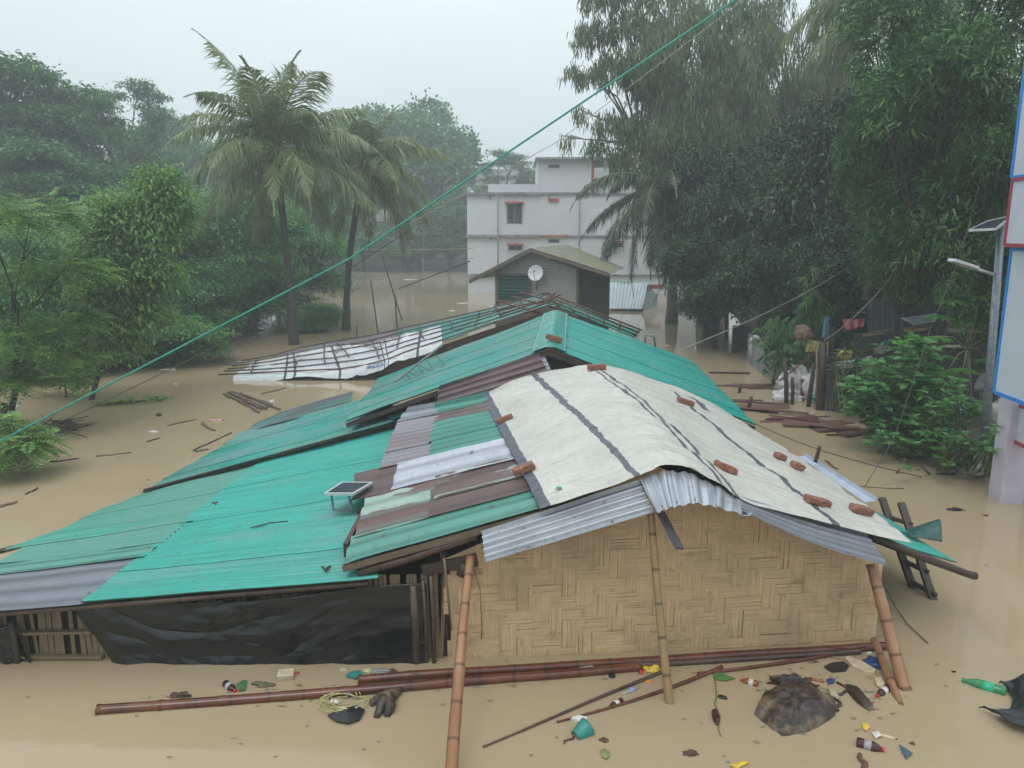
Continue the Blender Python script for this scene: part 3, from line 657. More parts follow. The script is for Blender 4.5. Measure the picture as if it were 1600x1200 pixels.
# metal frame stand on B left slope
FS = None
s_, t_ = surf_find(fBL, 665, 585); q = fBL(s_, t_)
FS = thing('metal_stand', q, 'empty rusty metal stand with slanting rail on the turquoise left slope', 'stand')
P_ = lambda x, y, dy=0.0: at(x, y, Y=q.y+dy)
mb = MB(); mb.beam(P_(617, 597, -.2), P_(692, 538, .5), .05, .03); mb.build('slanting_rail', M_steel, FS)
for (a, b, c, d) in ((650, 569, 672, 596), (672, 596, 634, 580), (678, 552, 694, 570), (694, 570, 660, 590), (650, 569, 680, 582), (633, 583, 641, 592), (664, 558, 678, 580), (678, 580, 650, 588)):
    mb = MB(); mb.beam(P_(a, b, .05), P_(c, d, .05), .018, .018); mb.build('frame_bar', M_steel, FS)
# solar panel on C
s_, t_ = surf_find(fC, 555, 797); q = fC(s_, t_)
SP = thing('solar_panel', q, 'small solar panel on a metal stand on the turquoise lean-to roof', 'solar panel')
Y0 = q.y-.15
c4 = [at(508, 772, Y=Y0-.1), at(552, 772, Y=Y0-.1), at(581, 755, Y=Y0+.35), at(535, 755, Y=Y0+.35)]
cc = sum(c4, Vector())/4
mb = MB(); nrm_ = (c4[1]-c4[0]).cross(c4[3]-c4[0]).normalized()
for k in range(4): mb.beam(c4[k], c4[(k+1) % 4], .03, .03)
mb.build('panel_frame', M_alu, SP)
m = NT('solar_cell'); uvn = m.uv(); bt = m.n('TexBrick', Vector=uvn, Scale=1.0, Color1=(.02, .025, .05), Color2=(.03, .035, .065), Mortar=(.2, .21, .24), Mortar__Size=.012, Brick__Width=.5, Row__Height=.5, _offset=0.0)
M_cell = m.fin(bt, .12)
mb = MB(); q4 = [c+(cc-c)*.05+nrm_*.008 for c in c4]; i4 = [mb.vert(p) for p in q4]; mb.face(i4, [(0, 0), (3, 0), (3, 4), (0, 4)]); o = mb.build('cell_plate', M_cell, SP); solid(o, .01)
for (a, b, c, d, e) in ((518, 774, 521, 797, 0), (545, 774, 549, 797, 0), (574, 760, 579, 778, .3), (521, 797, 549, 797, 0), (552, 776, 580, 778, .15), (572, 760, 578, 772, .3), (549, 797, 548, 780, .1)):
    mb = MB(); mb.beam(at(a, b, Y=Y0-.05+e), at(c, d, Y=Y0-.05+e), .022, .022); mb.build('stand_leg', M_steel, SP)
# litter caught beside the panel
s_, t_ = surf_find(fC, 563, 803); q = fC(s_, t_); mb = MB()
for k in range(14):
    d = Vector((R.uniform(-1, 1), R.uniform(-1, 1), R.uniform(0, 1)))*.07; mb.tube([q+d*.2, q+d+Vector((0, 0, .02))], R.uniform(.008, .016), 5)
tag(mb.build('leaf_litter', M_wood), 'small dark clump of wet litter below the solar panel', 'litter')
# ------------------------------------------------------------ house E: collapsed roof held down by a lattice of poles
HE = thing('lattice_roof_house', (1.3, 24, 0), 'low flooded house with green tin roof held down by a lattice of bamboo poles', 'house')
E_fr = [at(868, 478, Y=22.6), at(815, 494, Y=22.6), at(757, 512, Y=22.6), at(705, 530, Y=22.6), at(635, 553, Y=22.6), at(597, 570, Y=22.6), at(540, 580, Y=22.6), at(470, 583, Y=22.6), at(366, 588, Y=22.6)]
E_bk = [at(853, 461, Y=26.4), at(806, 475, Y=26.4), at(758, 487, Y=26.4), at(700, 500, Y=26.4), at(640, 513, Y=26.4), at(580, 526, Y=26.4), at(520, 536, Y=26.4), at(460, 548, Y=26.2), at(400, 566, Y=25.2)]
E_rf, E_rb = E_fr[0], E_bk[0]
def fE(s, t): 
    s_ = min(max(s, 0), 1); p = polyl(E_fr, s_, False).lerp(polyl(E_bk, s_, False), t)
    if s > 1: p += (E_fr[8]-E_fr[7])*(s-1)*8
    return p
corr('roof_sheet', HE, M_turq_b, fE, 0, .56, 0, 1, seed=71, spw=4, pitch=.1, rowlen=1.1, nv=4, jit=.1, width=.9, label='green tin sheets of the upper left slope')
corr('roof_sheet', HE, M_lav, fE, .55, 1, .45, 1, seed=72, spw=4, pitch=.1, rowlen=1.5, nv=4, jit=.1, width=.9, label='grey tin sheets of the lower left slope')
fER = bil(E_rf, E_rb, at(1000, 519, Y=25.5), at(992, 528, Y=22.6))
corr('roof_sheet', HE, M_turq, fER, 0, 1, 0, 1, seed=73, spw=4, pitch=.1, rowlen=1.6, nv=4, jit=.05, label='turquoise tin sheets of the right slope')
mb = MB(); p = [fE(s/12, 0)+Vector((0, .25, -.12)) for s in range(13)]
for a, b in zip(p, p[1:]): mb.poly([a, b, Vector((b.x, b.y, -.3)), Vector((a.x, a.y, -.3))])
mb.build('front_wall', M_plank, HE)
mb = MB(); a = E_rf+Vector((0, .25, -.1)); b = fER(1, 0)+Vector((0, .25, -.1)); mb.poly([a, b, Vector((b.x, b.y, -.3)), Vector((a.x, a.y, -.3))]); mb.build('front_wall', M_plank, HE)
rr = random.Random(12)
for k in range(6):
    t = k/5; pts = []
    for i in range(13):
        s = -.02+1.05*i/12
        p = fE(min(s, 1.03), min(1, max(0, t+rr.uniform(-.03, .03)))); pts.append(p+Vector((0, 0, .075)))
    mb = MB(); mb.tube(pts, [.024]*13, 6); mb.build('lattice_pole', M_bamdark if k % 3 else M_bamred, HE)
for k in range(12):
    s = .03+.94*k/11+rr.uniform(-.01, .01); tA, tB = rr.uniform(-.04, .35), rr.uniform(.6, 1.04); pts = [fE(s+rr.uniform(-.002, .002)+.02*(j/5)*(k % 3-1), tA+(tB-tA)*j/5)+Vector((0, 0, .12)) for j in range(6)]
    mb = MB(); mb.tube(pts, .021, 6); mb.build('cross_pole', M_bamdark, HE)
for k in range(6):
    s = .04+.95*k/5; mb = MB(); mb.tube([fER(s, -.03)+Vector((0, 0, .06)), fER(s, 1.03)+Vector((0, 0, .06))], .03, 6); mb.build('cross_pole', M_bamred, HE)
for t in (.02, .5, .98):
    mb = MB(); mb.tube([fER(0, t)+Vector((0, 0, .09)), fER(1.02, t)+Vector((0, 0, .09))], .03, 6); mb.build('lattice_pole', M_bamred, HE)
# loose poles piled over the ridge
for (a, b, c, d, dy) in ((776, 470, 852, 492, 0), (800, 463, 868, 482, .4), (812, 456, 880, 476, .8), (780, 492, 872, 462, .5), (800, 497, 876, 460, .2), (770, 486, 866, 466, 1.0), (835, 480, 868, 458, .6)):
    mb = MB(); mb.tube([at(a, b, Y=22.8+dy), at(c, d, Y=22.9+dy)], .03, 6); mb.build('loose_pole', M_bamred, HE)
# white tarpaulin on E: two flaps
def fT(a, b, s0, s1):
    s = s0+(s1-s0)*a; t = -.10+.95*b*(1 if s0 > .6 else .85)
    p = fE(s, max(t, -.02)) 
    if t < 0: p = p + Vector((0, t*1.2, t*1.6*(1+.35*math.sin(a*9))))
    return p+Vector((0, 0, .05+.05*nz3(a*7, b*7, s0*5)+.02*nz3(a*19, b*12)))
M_wt = tarp_mat('white_striped_tarpaulin', [(.22, .20, .016, 0, 1), (.62, .60, .011, 0, 1), (.68, .66, .011, 0, 1)], border=0, col=(.60, .62, .64), dark=(.05, .055, .07))
mb = MB(); mb.smooth = True; mb.grid(lambda a, b: fT(a, b, .40, .71), 60, 34, uvfn=lambda a, b: (a, b))
o = mb.build('tarpaulin', M_wt); tag(o, 'crumpled white tarpaulin with blue lettering under the pole lattice', 'tarpaulin', None)
TW = o
mb = MB(); mb.smooth = True; mb.grid(lambda a, b: fT(a, b, .70, 1.0)-Vector((0, 0, .01)), 60, 34, uvfn=lambda a, b: (a, b))
o = mb.build('tarpaulin', M_wt); tag(o, 'low white tarpaulin flap reaching the water under the lattice poles', 'tarpaulin')
# blue lettering strokes (unreadable in the photograph: loops and bars)
mb = MB(); M_blue = plain('blue_print', (.12, .25, .5), .5, .2, 20, bump=0)
def onT(a, b): return fT(a, b, .40, .71)+Vector((0, -.02, .02))
for k in range(9):
    a0 = .70+.022*k; hgt = .05 if k % 2 else .035
    mb.tube([onT(a0, .07), onT(a0+.006, .07+hgt), onT(a0+.016, .075+hgt*.4), onT(a0+.02, .07)], .011, 4)
for k in range(6):
    a0 = .72+.022*k; mb.tube([onT(a0, .15), onT(a0+.014, .175), onT(a0+.018, .14)], .010, 4)
tx = mb.build('print', M_blue, None); tx.parent = TW
# ------------------------------------------------------------ house F with the satellite dish
HF = thing('matting_house', (.9, 30, 0), 'tall narrow house with grey matting walls, brown side and gable tin roof', 'house')
fl = Vector((-.60, 30.0, 0)); fr = Vector((2.46, 28.6, 0)); dv = Vector((.42, .91, 0))*3.8
bl, br = fl+dv, fr+dv
apx = at(833, 394, Y=29.25); zl = at(777, 430, Y=30).z; zr = at(903, 425, Y=28.6).z
apx = Vector((fl.x+(fr.x-fl.x)*.44, fl.y+(fr.y-fl.y)*.44, 3.62)); zr = 3.0; zl = 2.95
def wallpoly(mb, pts):
    i = [mb.vert(p) for p in pts]; n = len(pts); d0 = pts[0]; mb.face(i, [((Vector((p.x-d0.x, p.y-d0.y, 0))).length, p.z) for p in pts])
m = NT('grey_woven_wall'); uvn = m.uv(); bt = m.n('TexBrick', Vector=uvn, Scale=1.0, Color1=(.33, .31, .305), Color2=(.29, .27, .265), Mortar=(.22, .2, .19), Mortar__Size=.012, Brick__Width=.16, Row__Height=.1)
bg_ = m.noise(m.obj(), .9, 5, .6); sx = m.t.nodes.new('ShaderNodeSeparateXYZ'); m.set(sx.inputs[0], uvn)
low = m.ramp(m.math('ADD', sx.outputs[1], m.math('MULTIPLY', bg_, 1.2)), [(.0, 1.0)])
k = m.ramp(m.math('ADD', m.math('MULTIPLY', sx.outputs[1], .45), m.math('MULTIPLY', m.math('SUBTRACT', bg_, .5), 1.1)), [(.62, 1.0), (.70, 0.0)])
c = m.mix(k, bt, m.mix(m.math('MULTIPLY', m.noise(uvn, 20, 2), 1.0), (.06, .028, .022), (.17, .11, .09)))
M_mat = m.fin(c, .7, m.bump(bt, .4, .02))
mb = MB(); wallpoly(mb, [Vector((fl.x, fl.y, -.3)), Vector((fr.x, fr.y, -.3)), Vector((fr.x, fr.y, zr)), apx, Vector((fl.x, fl.y, zl))]); mb.build('front_wall', M_mat, HF)
mb = MB(); wallpoly(mb, [Vector((fr.x, fr.y, -.3)), Vector((br.x, br.y, -.3)), Vector((br.x, br.y, zr)), Vector((fr.x, fr.y, zr))]); mb.build('side_wall', weave_mat('brown_side_matting', (.10, .06, .045), (.16, .11, .09)), HF)
mb = MB(); wallpoly(mb, [Vector((bl.x, bl.y, -.3)), Vector((fl.x, fl.y, -.3)), Vector((fl.x, fl.y, zl)), Vector((bl.x, bl.y, zl))]); mb.build('side_wall', M_mat, HF)
mb = MB(); wallpoly(mb, [Vector((br.x, br.y, -.3)), Vector((bl.x, bl.y, -.3)), Vector((bl.x, bl.y, zl)), apx+dv, Vector((br.x, br.y, zr))]); mb.build('rear_wall', M_plank, HF)
rf, rb = at(829, 388, Y=28.8), at(887, 383, Y=32.8)
er_f, er_b = at(953, 427, Y=27.6), at(975, 419, Y=31.3)
el_f = at(733, 438, Y=30.2); el_b = el_f+(rb-rf)
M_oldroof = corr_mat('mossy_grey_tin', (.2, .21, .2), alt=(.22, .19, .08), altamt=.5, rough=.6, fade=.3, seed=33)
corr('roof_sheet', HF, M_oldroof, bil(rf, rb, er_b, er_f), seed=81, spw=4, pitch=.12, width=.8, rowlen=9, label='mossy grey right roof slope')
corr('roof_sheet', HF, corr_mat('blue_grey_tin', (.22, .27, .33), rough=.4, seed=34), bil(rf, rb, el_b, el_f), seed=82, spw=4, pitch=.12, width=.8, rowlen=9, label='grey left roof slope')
for a, b in ((rf, er_f), (rf, el_f)):
    mb = MB(); mb.beam(a+Vector((0, .0, -.07)), b+Vector((0, .0, -.07)), .05, .12); mb.build('barge_board', M_wood2, HF)
for k in range(7):
    f = (k+.5)/7; a = el_f.lerp(rf, f*.35); 
ux = (fr-fl).normalized(); nf = Vector((ux.y, -ux.x, 0))
nf = nf if nf.y < 0 else -nf
def onF(u, z, d=.03): return Vector((fl.x, fl.y, 0))+ux*u+nf*d+Vector((0, 0, z))
WN = MB(); m = NT('dark_green_slats'); uvn = m.uv(); wv = m.n('TexWave', Vector=m.mapping(uvn, (0, 1, 1)), Scale=4.5, Distortion=.6, _bands_direction='Y')
M_gs = m.fin(m.ramp(wv, [(.2, (.008, .03, .03)), (.8, (.015, .11, .095))]), .5, m.bump(wv, .8, .03))
mb = MB(); mb.grid(lambda a, b: onF(.12+1.25*a, 1.75+.95*b, .05+.015*math.sin(b*50)), 2, 40, uvfn=lambda a, b: (a*1.2, b)); win = mb.build('window', M_gs, HF)
for (u0, z0, u1, z1) in ((.07, 1.7, .07, 2.78), (1.42, 1.7, 1.42, 2.78), (.03, 2.75, 1.46, 2.75), (.03, 1.72, 1.46, 1.72)):
    mb = MB(); mb.beam(onF(u0, z0, .06), onF(u1, z1, .06), .07, .07); mb.build('window_frame', M_wood2, win)
for u, z in ((0.0, 2.95), (3.33, 3.0)):
    mb = MB(); mb.beam(onF(u, -.3, .02), onF(u, z, .02), .09, .09); mb.build('corner_post', M_wood2, HF)
# dish
DS = thing('satellite_dish', onF(1.62, 2.55, .3), 'white satellite dish fixed to the gable wall of the matting house', 'satellite dish')
dc = at(837, 427, Y=28.9); ax = Vector((-.25, -.9, .32)).normalized(); e1 = ax.cross(Vector((0, 0, 1))).normalized(); e2 = e1.cross(ax)
mb = MB(); mb.smooth = True
mb.grid(lambda a, b: dc + (e1*math.cos(a*2*math.pi)+e2*math.sin(a*2*math.pi)*1.05)*.29*b + ax*(.07*b*b-.03), 32, 8); o = mb.build('reflector', plain('dish_white', (.6, .61, .62), .4, .08), DS); solid(o, .012)
mb = MB(); mb.tube([dc-e2*.28, dc+ax*.28-e2*.12, dc+ax*.3], .012, 6); mb.build('feed_arm', M_steel, DS)
mb = MB(); mb.tube([dc+ax*.25, dc+ax*.36], .035, 8); mb.build('receiver', M_steel, DS)
mb = MB(); mb.tube([dc-ax*.03, dc-ax*.22-e2*.05, onF(1.7, 2.2, .0)], .022, 6); mb.build('bracket', M_steel, DS)
# ------------------------------------------------------------ white concrete building G
HG = thing('white_building', (4, 58, 0), 'white three storey concrete building with roof tower standing in the flood', 'building')
m = NT('white_lime_paint'); g = m.geo(); st = m.noise(m.mapping(g, (1.1, 1.1, .25)), 1.0, 6, .7); bb = m.noise(g, .25, 4)
c = m.ramp(st, [(.3, (.56, .57, .60)), (.7, (.62, .63, .66))]); c = m.mix(m.ramp(bb, [(.4, 0.0), (.7, .25)]), c, (.4, .4, .42))
M_white = m.fin(c, .8, m.bump(m.noise(g, 6, 4), .1, .01))
M_band = plain('stained_slab_edge', (.24, .24, .25), .8, .5, 3); M_red = plain('faded_red_paint', (.42, .09, .06), .6, .35, 5); M_shut = plain('dark_window_shutter', (.045, .035, .045), .4, .3, 8)
Y = 56.0; XL, XR = -3.2, 13.5; zt = at(800, 303, Y=Y).z
def gbox(x0, x1, y0, y1, z0, z1, name, mt, par=None):
    mb = MB(); mb.box(((x0+x1)/2, (y0+y1)/2, (z0+z1)/2), (x1-x0, y1-y0, z1-z0)); return mb.build(name, mt, par or HG)
def gx(px): return at(px, 330, Y=Y).x
def gz(py): return at(800, py, Y=Y).z
gbox(XL, XR, Y, Y+9, -1.5, zt, 'wall', M_white)
gbox(gx(763), gx(841), Y+.004, Y+.2, zt+.12, gz(288), 'parapet', M_white); gbox(XL, XL+.2, Y+.4, Y+9, zt+.12, zt+.5, 'parapet', M_white)
gbox(gx(840), gx(923), Y+.02, Y+6, zt+.1, gz(250), 'tower_wall', M_white)
gbox(gx(923), gx(1000), Y+2.5, Y+6, zt+.1, gz(272), 'tower_wall', M_white)
gbox(gx(836), gx(1004), Y-.5, Y+6.6, gz(250), gz(246.5), 'tower_roof', M_band)
for px in (925, 945, 962, 990): gbox(gx(px)-.12, gx(px)+.12, Y+.1, Y+.35, zt+.1, gz(250), 'tower_column', M_red if px < 930 else M_white)
gbox(gx(923)+.13, gx(1000), Y+.12, Y+.3, zt+.1, gz(272), 'parapet', M_white)
for py in (303, 369, 430):
    z = gz(py); gbox(XL-.12, gx(845), Y-.25, Y-.002, z-.06, z+.1, 'slab_edge', M_band)
    gbox(gx(845)+.01, XR, Y-.12, Y-.002, z-.06, z+.06, 'slab_edge', M_band)
gbox(gx(846), gx(888), Y-.20, Y-.122, gz(369)-.06, gz(369)+.08, 'slab_paint', M_red)
for (a, b, c_, d, cat2) in ((793, 815, 319, 349, 0), (796, 815, 384, 391, 0), (955, 973, 380, 386, 0), (858, 873, 374, 379, 1), (857, 872, 257.5, 262, 1), (1010, 1030, 316, 345, 0)):
    w = gbox(gx(a), gx(b), Y-.03, Y+.05, gz(d), gz(c_), 'window' if not cat2 else 'vent', M_shut)
    gbox(gx(a)-.06, gx(a)+.02, Y-.05, Y+.04, gz(d)-.04, gz(c_)+.04, 'frame', M_band, w)
    gbox(gx(b)-.02, gx(b)+.06, Y-.05, Y+.04, gz(d)-.04, gz(c_)+.04, 'frame', M_band, w)
    if d > 300 and not cat2:
        gbox((gx(a)+gx(b))/2-.02, (gx(a)+gx(b))/2+.03, Y-.05, Y-.031, gz(d), gz(c_), 'mullion', M_band, w)
        gbox(gx(a)-.2, gx(b)+.15, Y-.5, Y-.002, gz(c_)+.06, gz(c_)+.17, 'sunshade', M_red)
gbox(gx(857), gx(873), Y-.12, Y-.002, gz(315), gz(310), 'red_sunshade', M_red)
for px in (764, 856, 766): gbox(gx(px), gx(px)+.12, Y-.15, Y-.002, gz(311 if px != 766 else 375), gz(306 if px != 766 else 370), 'drain_spout', M_band)
for px, a_, b_ in ((778, 305, 455), (905, 303, 455)):
    mb = MB(); mb.tube([(gx(px), Y-.3, gz(a_)), (gx(px), Y-.3, gz(b_))], .05, 8); mb.build('drain_pipe', M_band, HG)
RL = thing('roof_railing', (-2.5, 56.2, zt), 'thin metal railing on the left corner of the white building roof', 'railing')
for k in range(4):
    mb = MB(); mb.beam((XL+.1+k*.5, Y+.15, zt+.1), (XL+.1+k*.5, Y+.15, zt+.85), .04, .04); mb.build('post', M_band, RL)
for z in (.35, .6, .85):
    mb = MB(); mb.beam((XL+.05, Y+.15, zt+z), (gx(763), Y+.15, zt+z), .03, .03); mb.build('rail', M_band, RL)
# reinforcing bars
# ------------------------------------------------------------ tin shed H beside the building
HH = thing('tin_shed', (6.5, 44.5, 0), 'small white tin shed with teal top standing in the flood beside the matting house', 'shed')
fH = bil(at(952, 441, Y=45.5), at(1012, 442, Y=45.5), at(1003, 483, z=.15), at(950, 482, z=.15))
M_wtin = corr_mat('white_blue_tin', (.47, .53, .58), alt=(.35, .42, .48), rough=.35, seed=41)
fH2 = bil(at(952, 441, Y=45.5), at(952, 482, z=.15), at(1003, 483, z=.15), at(1012, 442, Y=45.5))
corr('front_sheet', HH, M_wtin, fH, seed=91, pitch=.18, amp=.02, spw=4, rowlen=9, width=1)
corr('top_sheet', HH, M_turq, fH, -.08, .02, seed=92, pitch=.18, amp=.02, spw=4, rowlen=9, width=1, off=.03)
mb = MB()
q = [at(1012, 444, Y=45.4), at(1028, 462, Y=46.5), at(1027, 478, z=.05), at(1004, 483, z=.1)]
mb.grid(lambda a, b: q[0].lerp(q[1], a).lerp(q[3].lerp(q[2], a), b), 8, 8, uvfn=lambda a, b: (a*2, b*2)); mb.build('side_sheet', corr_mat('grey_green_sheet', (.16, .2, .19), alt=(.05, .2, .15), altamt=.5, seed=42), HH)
mb = MB(); mb.beam(at(1010, 448, Y=46), at(1034, 448, Y=46), .1, .25); mb.build('red_fascia', M_red, HH)
mb = MB(); mb.box((6.7, 46.0, .6), (2.2, .8, 1.5)); mb.build('shed_body', M_dark, HH)
# ------------------------------------------------------------ bamboo poles, beam, ladder
def pole(name, label, cat, p0, p1, r0, r1, mt, node=.33, bend=0.0, grp=None, seg=14):
    mb = MB(); p0 = Vector(p0); p1 = Vector(p1); L = (p1-p0).length; n = max(8, int(L/.05)); pts = []; rad = []
    side = (p1-p0).cross(Vector((0, 0, 1))); side = side.normalized() if side.length > 1e-3 else Vector((1, 0, 0))
    ph = random.Random(label).uniform(0, 9)
    for i in range(n+1):
        f = i/n; v = L*f; k = (v/node) % 1.0; kk = min(k, 1-k)*node
        r = r0+(r1-r0)*f; r *= 1+.13*math.exp(-(kk/.013)**2) - .03*math.exp(-((kk-.03)/.015)**2)
        pts.append(p0.lerp(p1, f)+side*(bend*math.sin(math.pi*f)+.012*nz3(v*.9+ph, 2.2))+Vector((0, 0, .01*nz3(v*.8, ph)))); rad.append(r)
    mb.tube(pts, rad, seg, us=.2)
    o = mb.build(name, mt); return tag(o, label, cat, grp)
pole('bamboo_pole', 'tall bamboo pole leaning towards the viewer at the left end of the woven wall', 'pole', at(735, 872, Y=7.15), at(702, 1290, z=0), .042, .056, M_bam, .42, .02)
pole('bamboo_pole', 'pale bamboo pole leaning against the middle of the woven gable wall', 'pole', at(1016, 796, Y=7.0), at(1048, 1115, z=-.1), .035, .044, M_bampale, .45, .01)
pole('bamboo_pole', 'thick brown bamboo pole leaning at the right corner of the woven wall', 'pole', at(1362, 882, Y=7.35), at(1420, 1105, z=-.15), .055, .062, M_bam, .4)
pole('bamboo_pole', 'thinner brown bamboo pole crossing behind the thick corner pole, base furthest right', 'pole', at(1366, 1000, Y=7.3), at(1422, 1142, z=-.1), .035, .042, M_bam, .3)
pole('floating_bamboo', 'long red brown bamboo stem floating across the front of both houses', 'bamboo stem', at(152, 1110, z=.02), at(1000, 1042, z=.03), .052, .045, M_bamred, .55, .02)
pole('floating_bamboo', 'dark bamboo stem floating right below the woven wall', 'bamboo stem', at(560, 1062, z=.03), at(1385, 1010, z=.03), .045, .045, M_bamred, .5, -.02)
pole('floating_bamboo', 'thin dark bamboo stem touching the right half of the floating poles', 'bamboo stem', at(985, 1040, z=.03), at(1345, 1018, z=.03), .03, .025, M_bamdark, .5)
pole('floating_branch', 'long thin stick floating diagonally below the woven wall', 'stick', at(755, 1167, z=.01), at(1035, 1048, z=.02), .008, .018, M_bamdark, .2)
pole('floating_branch', 'thin reddish stick lying beside the long diagonal stick', 'stick', at(870, 1128, z=.01), at(1128, 1042, z=.02), .01, .022, M_bamred, .2, .05)
pole('floating_branch', 'slightly curved red stick floating under the right half of the wall', 'stick', at(1090, 1052, z=.02), at(1300, 1022, z=.02), .015, .02, M_bamred, .3, .03)
LD = thing('wooden_ladder', at(1440, 925, z=0), 'dark wooden ladder leaning behind the beam at the right eave', 'ladder')
la0, la1 = at(1378, 778, Y=9.6), at(1432, 935, z=-.1); lb0, lb1 = at(1408, 786, Y=9.5), at(1464, 955, z=-.1)
for a, b in ((la0, la1), (lb0, lb1)):
    mb = MB(); mb.beam(a, b, .085, .05); mb.build('rail', M_wood, LD)
for f in (.2, .42, .64, .84):
    mb = MB(); a = la0.lerp(la1, f); b = lb0.lerp(lb1, f); mb.beam(a-(b-a)*.15, b+(b-a)*.25, .045, .045); mb.build('rung', M_wood, LD)
# curled dark green sheet
mb = MB(); mb.smooth = True
q = [at(1412, 832, Y=8.7), at(1468, 811, Y=9.0), at(1478, 832, Y=8.8), at(1468, 848, Y=8.6), at(1432, 836, Y=8.5)]
mb.grid(lambda a, b: at(1414, 828, Y=8.75).lerp(at(1466, 811, Y=8.95), a).lerp(at(1424, 838, Y=8.5).lerp(at(1472, 847, Y=8.6), a), b)+Vector((0, 0, .1*math.sin(b*math.pi)*a)), 20, 14, uvfn=lambda a, b: (a*.5, b*.5))
o = mb.build('curled_sheet', plain('dark_green_painted_tin', (.03, .09, .08), .3, .6, 7)); tag(o, 'curled dark green tin scrap caught on the ladder', 'tin scrap'); solid(o, .003)
# gutter sheet
mb = MB(); g0, g1 = at(1256, 712, z=.78), at(1368, 783, z=.72); dd = Vector((.16, 0, -.02))
mb.smooth = False; mb.poly([g0, g1, g1+Vector((-.17, -.05, .0)), g0+Vector((-.1, -.05, .0))]); mb.poly([g0, g1, g1+Vector((.02, 0, .05)), g0+Vector((.02, 0, .05))])
o = mb.build('gutter_sheet', plain('pale_blue_sheet', (.42, .47, .56), .35, .15)); tag(o, 'pale blue folded gutter sheet lying along the right eave', 'gutter'); solid(o, .004)
pole('wooden_stake', 'short brown stake sticking out of the water behind the gutter sheet', 'stake', at(1274, 722, Y=11.3), at(1281, 697, Y=11.3), .03, .03, M_plank, .3)
# thin sticks standing behind the lattice roof
for k, (a, b, c_, d, lb) in enumerate(((579, 438, 592, 530, 'thin upright stick behind the lattice roof, left of two long ones'), (617, 460, 621, 520, 'thicker upright stick behind the lattice roof'), (597, 400, 628, 500, 'thin slanting brown stick behind the lattice roof'), (557, 510, 558, 532, 'short dark stake just above the white tarpaulin flaps'), (623, 451, 735, 408, 'long thin stick hanging nearly level over the open water'))):
    tag(pole('thin_stick', lb, 'stick', at(a, b, Y=27), at(c_, d, Y=27), .022, .026, M_bamdark, .4, seg=6), None)
# handrail stub on the far right eave
mb = MB(); mb.tube([at(1008, 540, Y=21), at(1008, 522, Y=21), at(1022, 526, Y=21), at(1024, 543, Y=21)], .035, 8)
tag(mb.build('pipe_hoop', M_steel), 'bent grey pipe hoop behind the turquoise right slope', 'pipe')
# ------------------------------------------------------------ signboard and street lamp
SG = thing('signboard', at(1590, 775, z=0), 'tall white signboard on a concrete column with blue and maroon frames', 'signboard')
M_blueF = plain('blue_frame_paint', (.01, .22, .62), .35, .1); M_mar = plain('maroon_frame_paint', (.33, .04, .07), .4, .15); M_pan = plain('white_sign_panel', (.52, .55, .62), .35, .06, 2, bump=.03); M_col = plain('lilac_column_paint', (.5, .46, .54), .6, .12, 3)
zb = at(1555, 612, Y=11.7).z; pl = at(1555, 612, Y=11.7); pr = at(1600, 629, z=zb); dsg = (pr-pl); dsg.z = 0; dsg.normalize(); nsg = Vector((dsg.y, -dsg.x, 0)); nsg = nsg if nsg.y < 0 else -nsg
def signbox(pxl, py0, py1, off, fr, wd, th=.14):
    z0 = at(pxl, py1, Y=11.7+off).z; z1 = at(pxl, py0, Y=11.7+off).z; a = at(pxl, py1, Y=11.7+off); a = Vector((a.x, a.y, 0))
    Rm = Matrix((dsg, -nsg, Vector((0, 0, 1)))).transposed(); L = wd; c = a+dsg*L/2-nsg*th/2
    mb = MB(); mb.box(c+Vector((0, 0, (z0+z1)/2)), (L-.04, th-.02, z1-z0-.04), Rm); mb.build('panel', M_pan, SG)
    for (p, s) in ((a+dsg*.025, 0), (a+dsg*(L-.025), 0)):
        mb = MB(); mb.box(p-nsg*(th/2-.003)+Vector((0, 0, (z0+z1)/2)), (.05, th+.02, z1-z0), Rm); mb.build('frame', fr, SG)
    for z in (z0, z1):
        mb = MB(); mb.box(c+Vector((0, 0, z)), (L-.101, th+.02, .055), Rm); mb.build('frame', fr, SG)
signbox(1566, 389, 612, 0, M_blueF, 2.6); signbox(1583, 281, 383, .0, M_mar, 2.4); signbox(1594, -160, 278, .05, M_blueF, 2.4); signbox(1594, 632, 688, .25, M_mar, 2.2)
mb = MB(); cb = at(1580, 775, z=0); Rm = Matrix((dsg, -nsg, Vector((0, 0, 1)))).transposed(); mb.box(cb+dsg*.2-nsg*.2+Vector((0, 0, 3.0)), (.36, .36, 8), Rm); mb.build('column', M_col, SG)
mb = MB(); mb.box(cb+dsg*2.4-nsg*.2+Vector((0, 0, 3.0)), (.36, .36, 8), Rm); mb.build('column', M_col, SG)
SL = thing('street_lamp', at(1535, 745, z=0), 'grey pipe street lamp with solar panel standing in the water', 'street lamp')
b0 = at(1535, 745, z=0); b0.z = -.3; tp = at(1565, 348, Y=b0.y); YL = b0.y
mb = MB(); mb.tube([b0, tp], [.075, .06], 14); mb.build('pole', M_steel, SL)
mb = MB(); mb.tube([at(1556, 430, Y=YL), at(1528, 421, Y=YL-.1), at(1500, 412, Y=YL-.2)], [.03, .028, .028], 8); mb.build('arm', M_alu, SL)
mb = MB(); c0 = at(1487, 406, Y=YL-.25); c1 = at(1524, 418, Y=YL-.1); mb.beam(c0, c1, .16, .045); mb.build('lamp_head', M_alu, SL)
mb = MB(); mb.beam(c0+Vector((0.02, 0, -.03)), c1+Vector((-.05, 0, -.03)), .12, .02); mb.build('lens', plain('lamp_lens', (.35, .36, .38), .2, .05), SL)
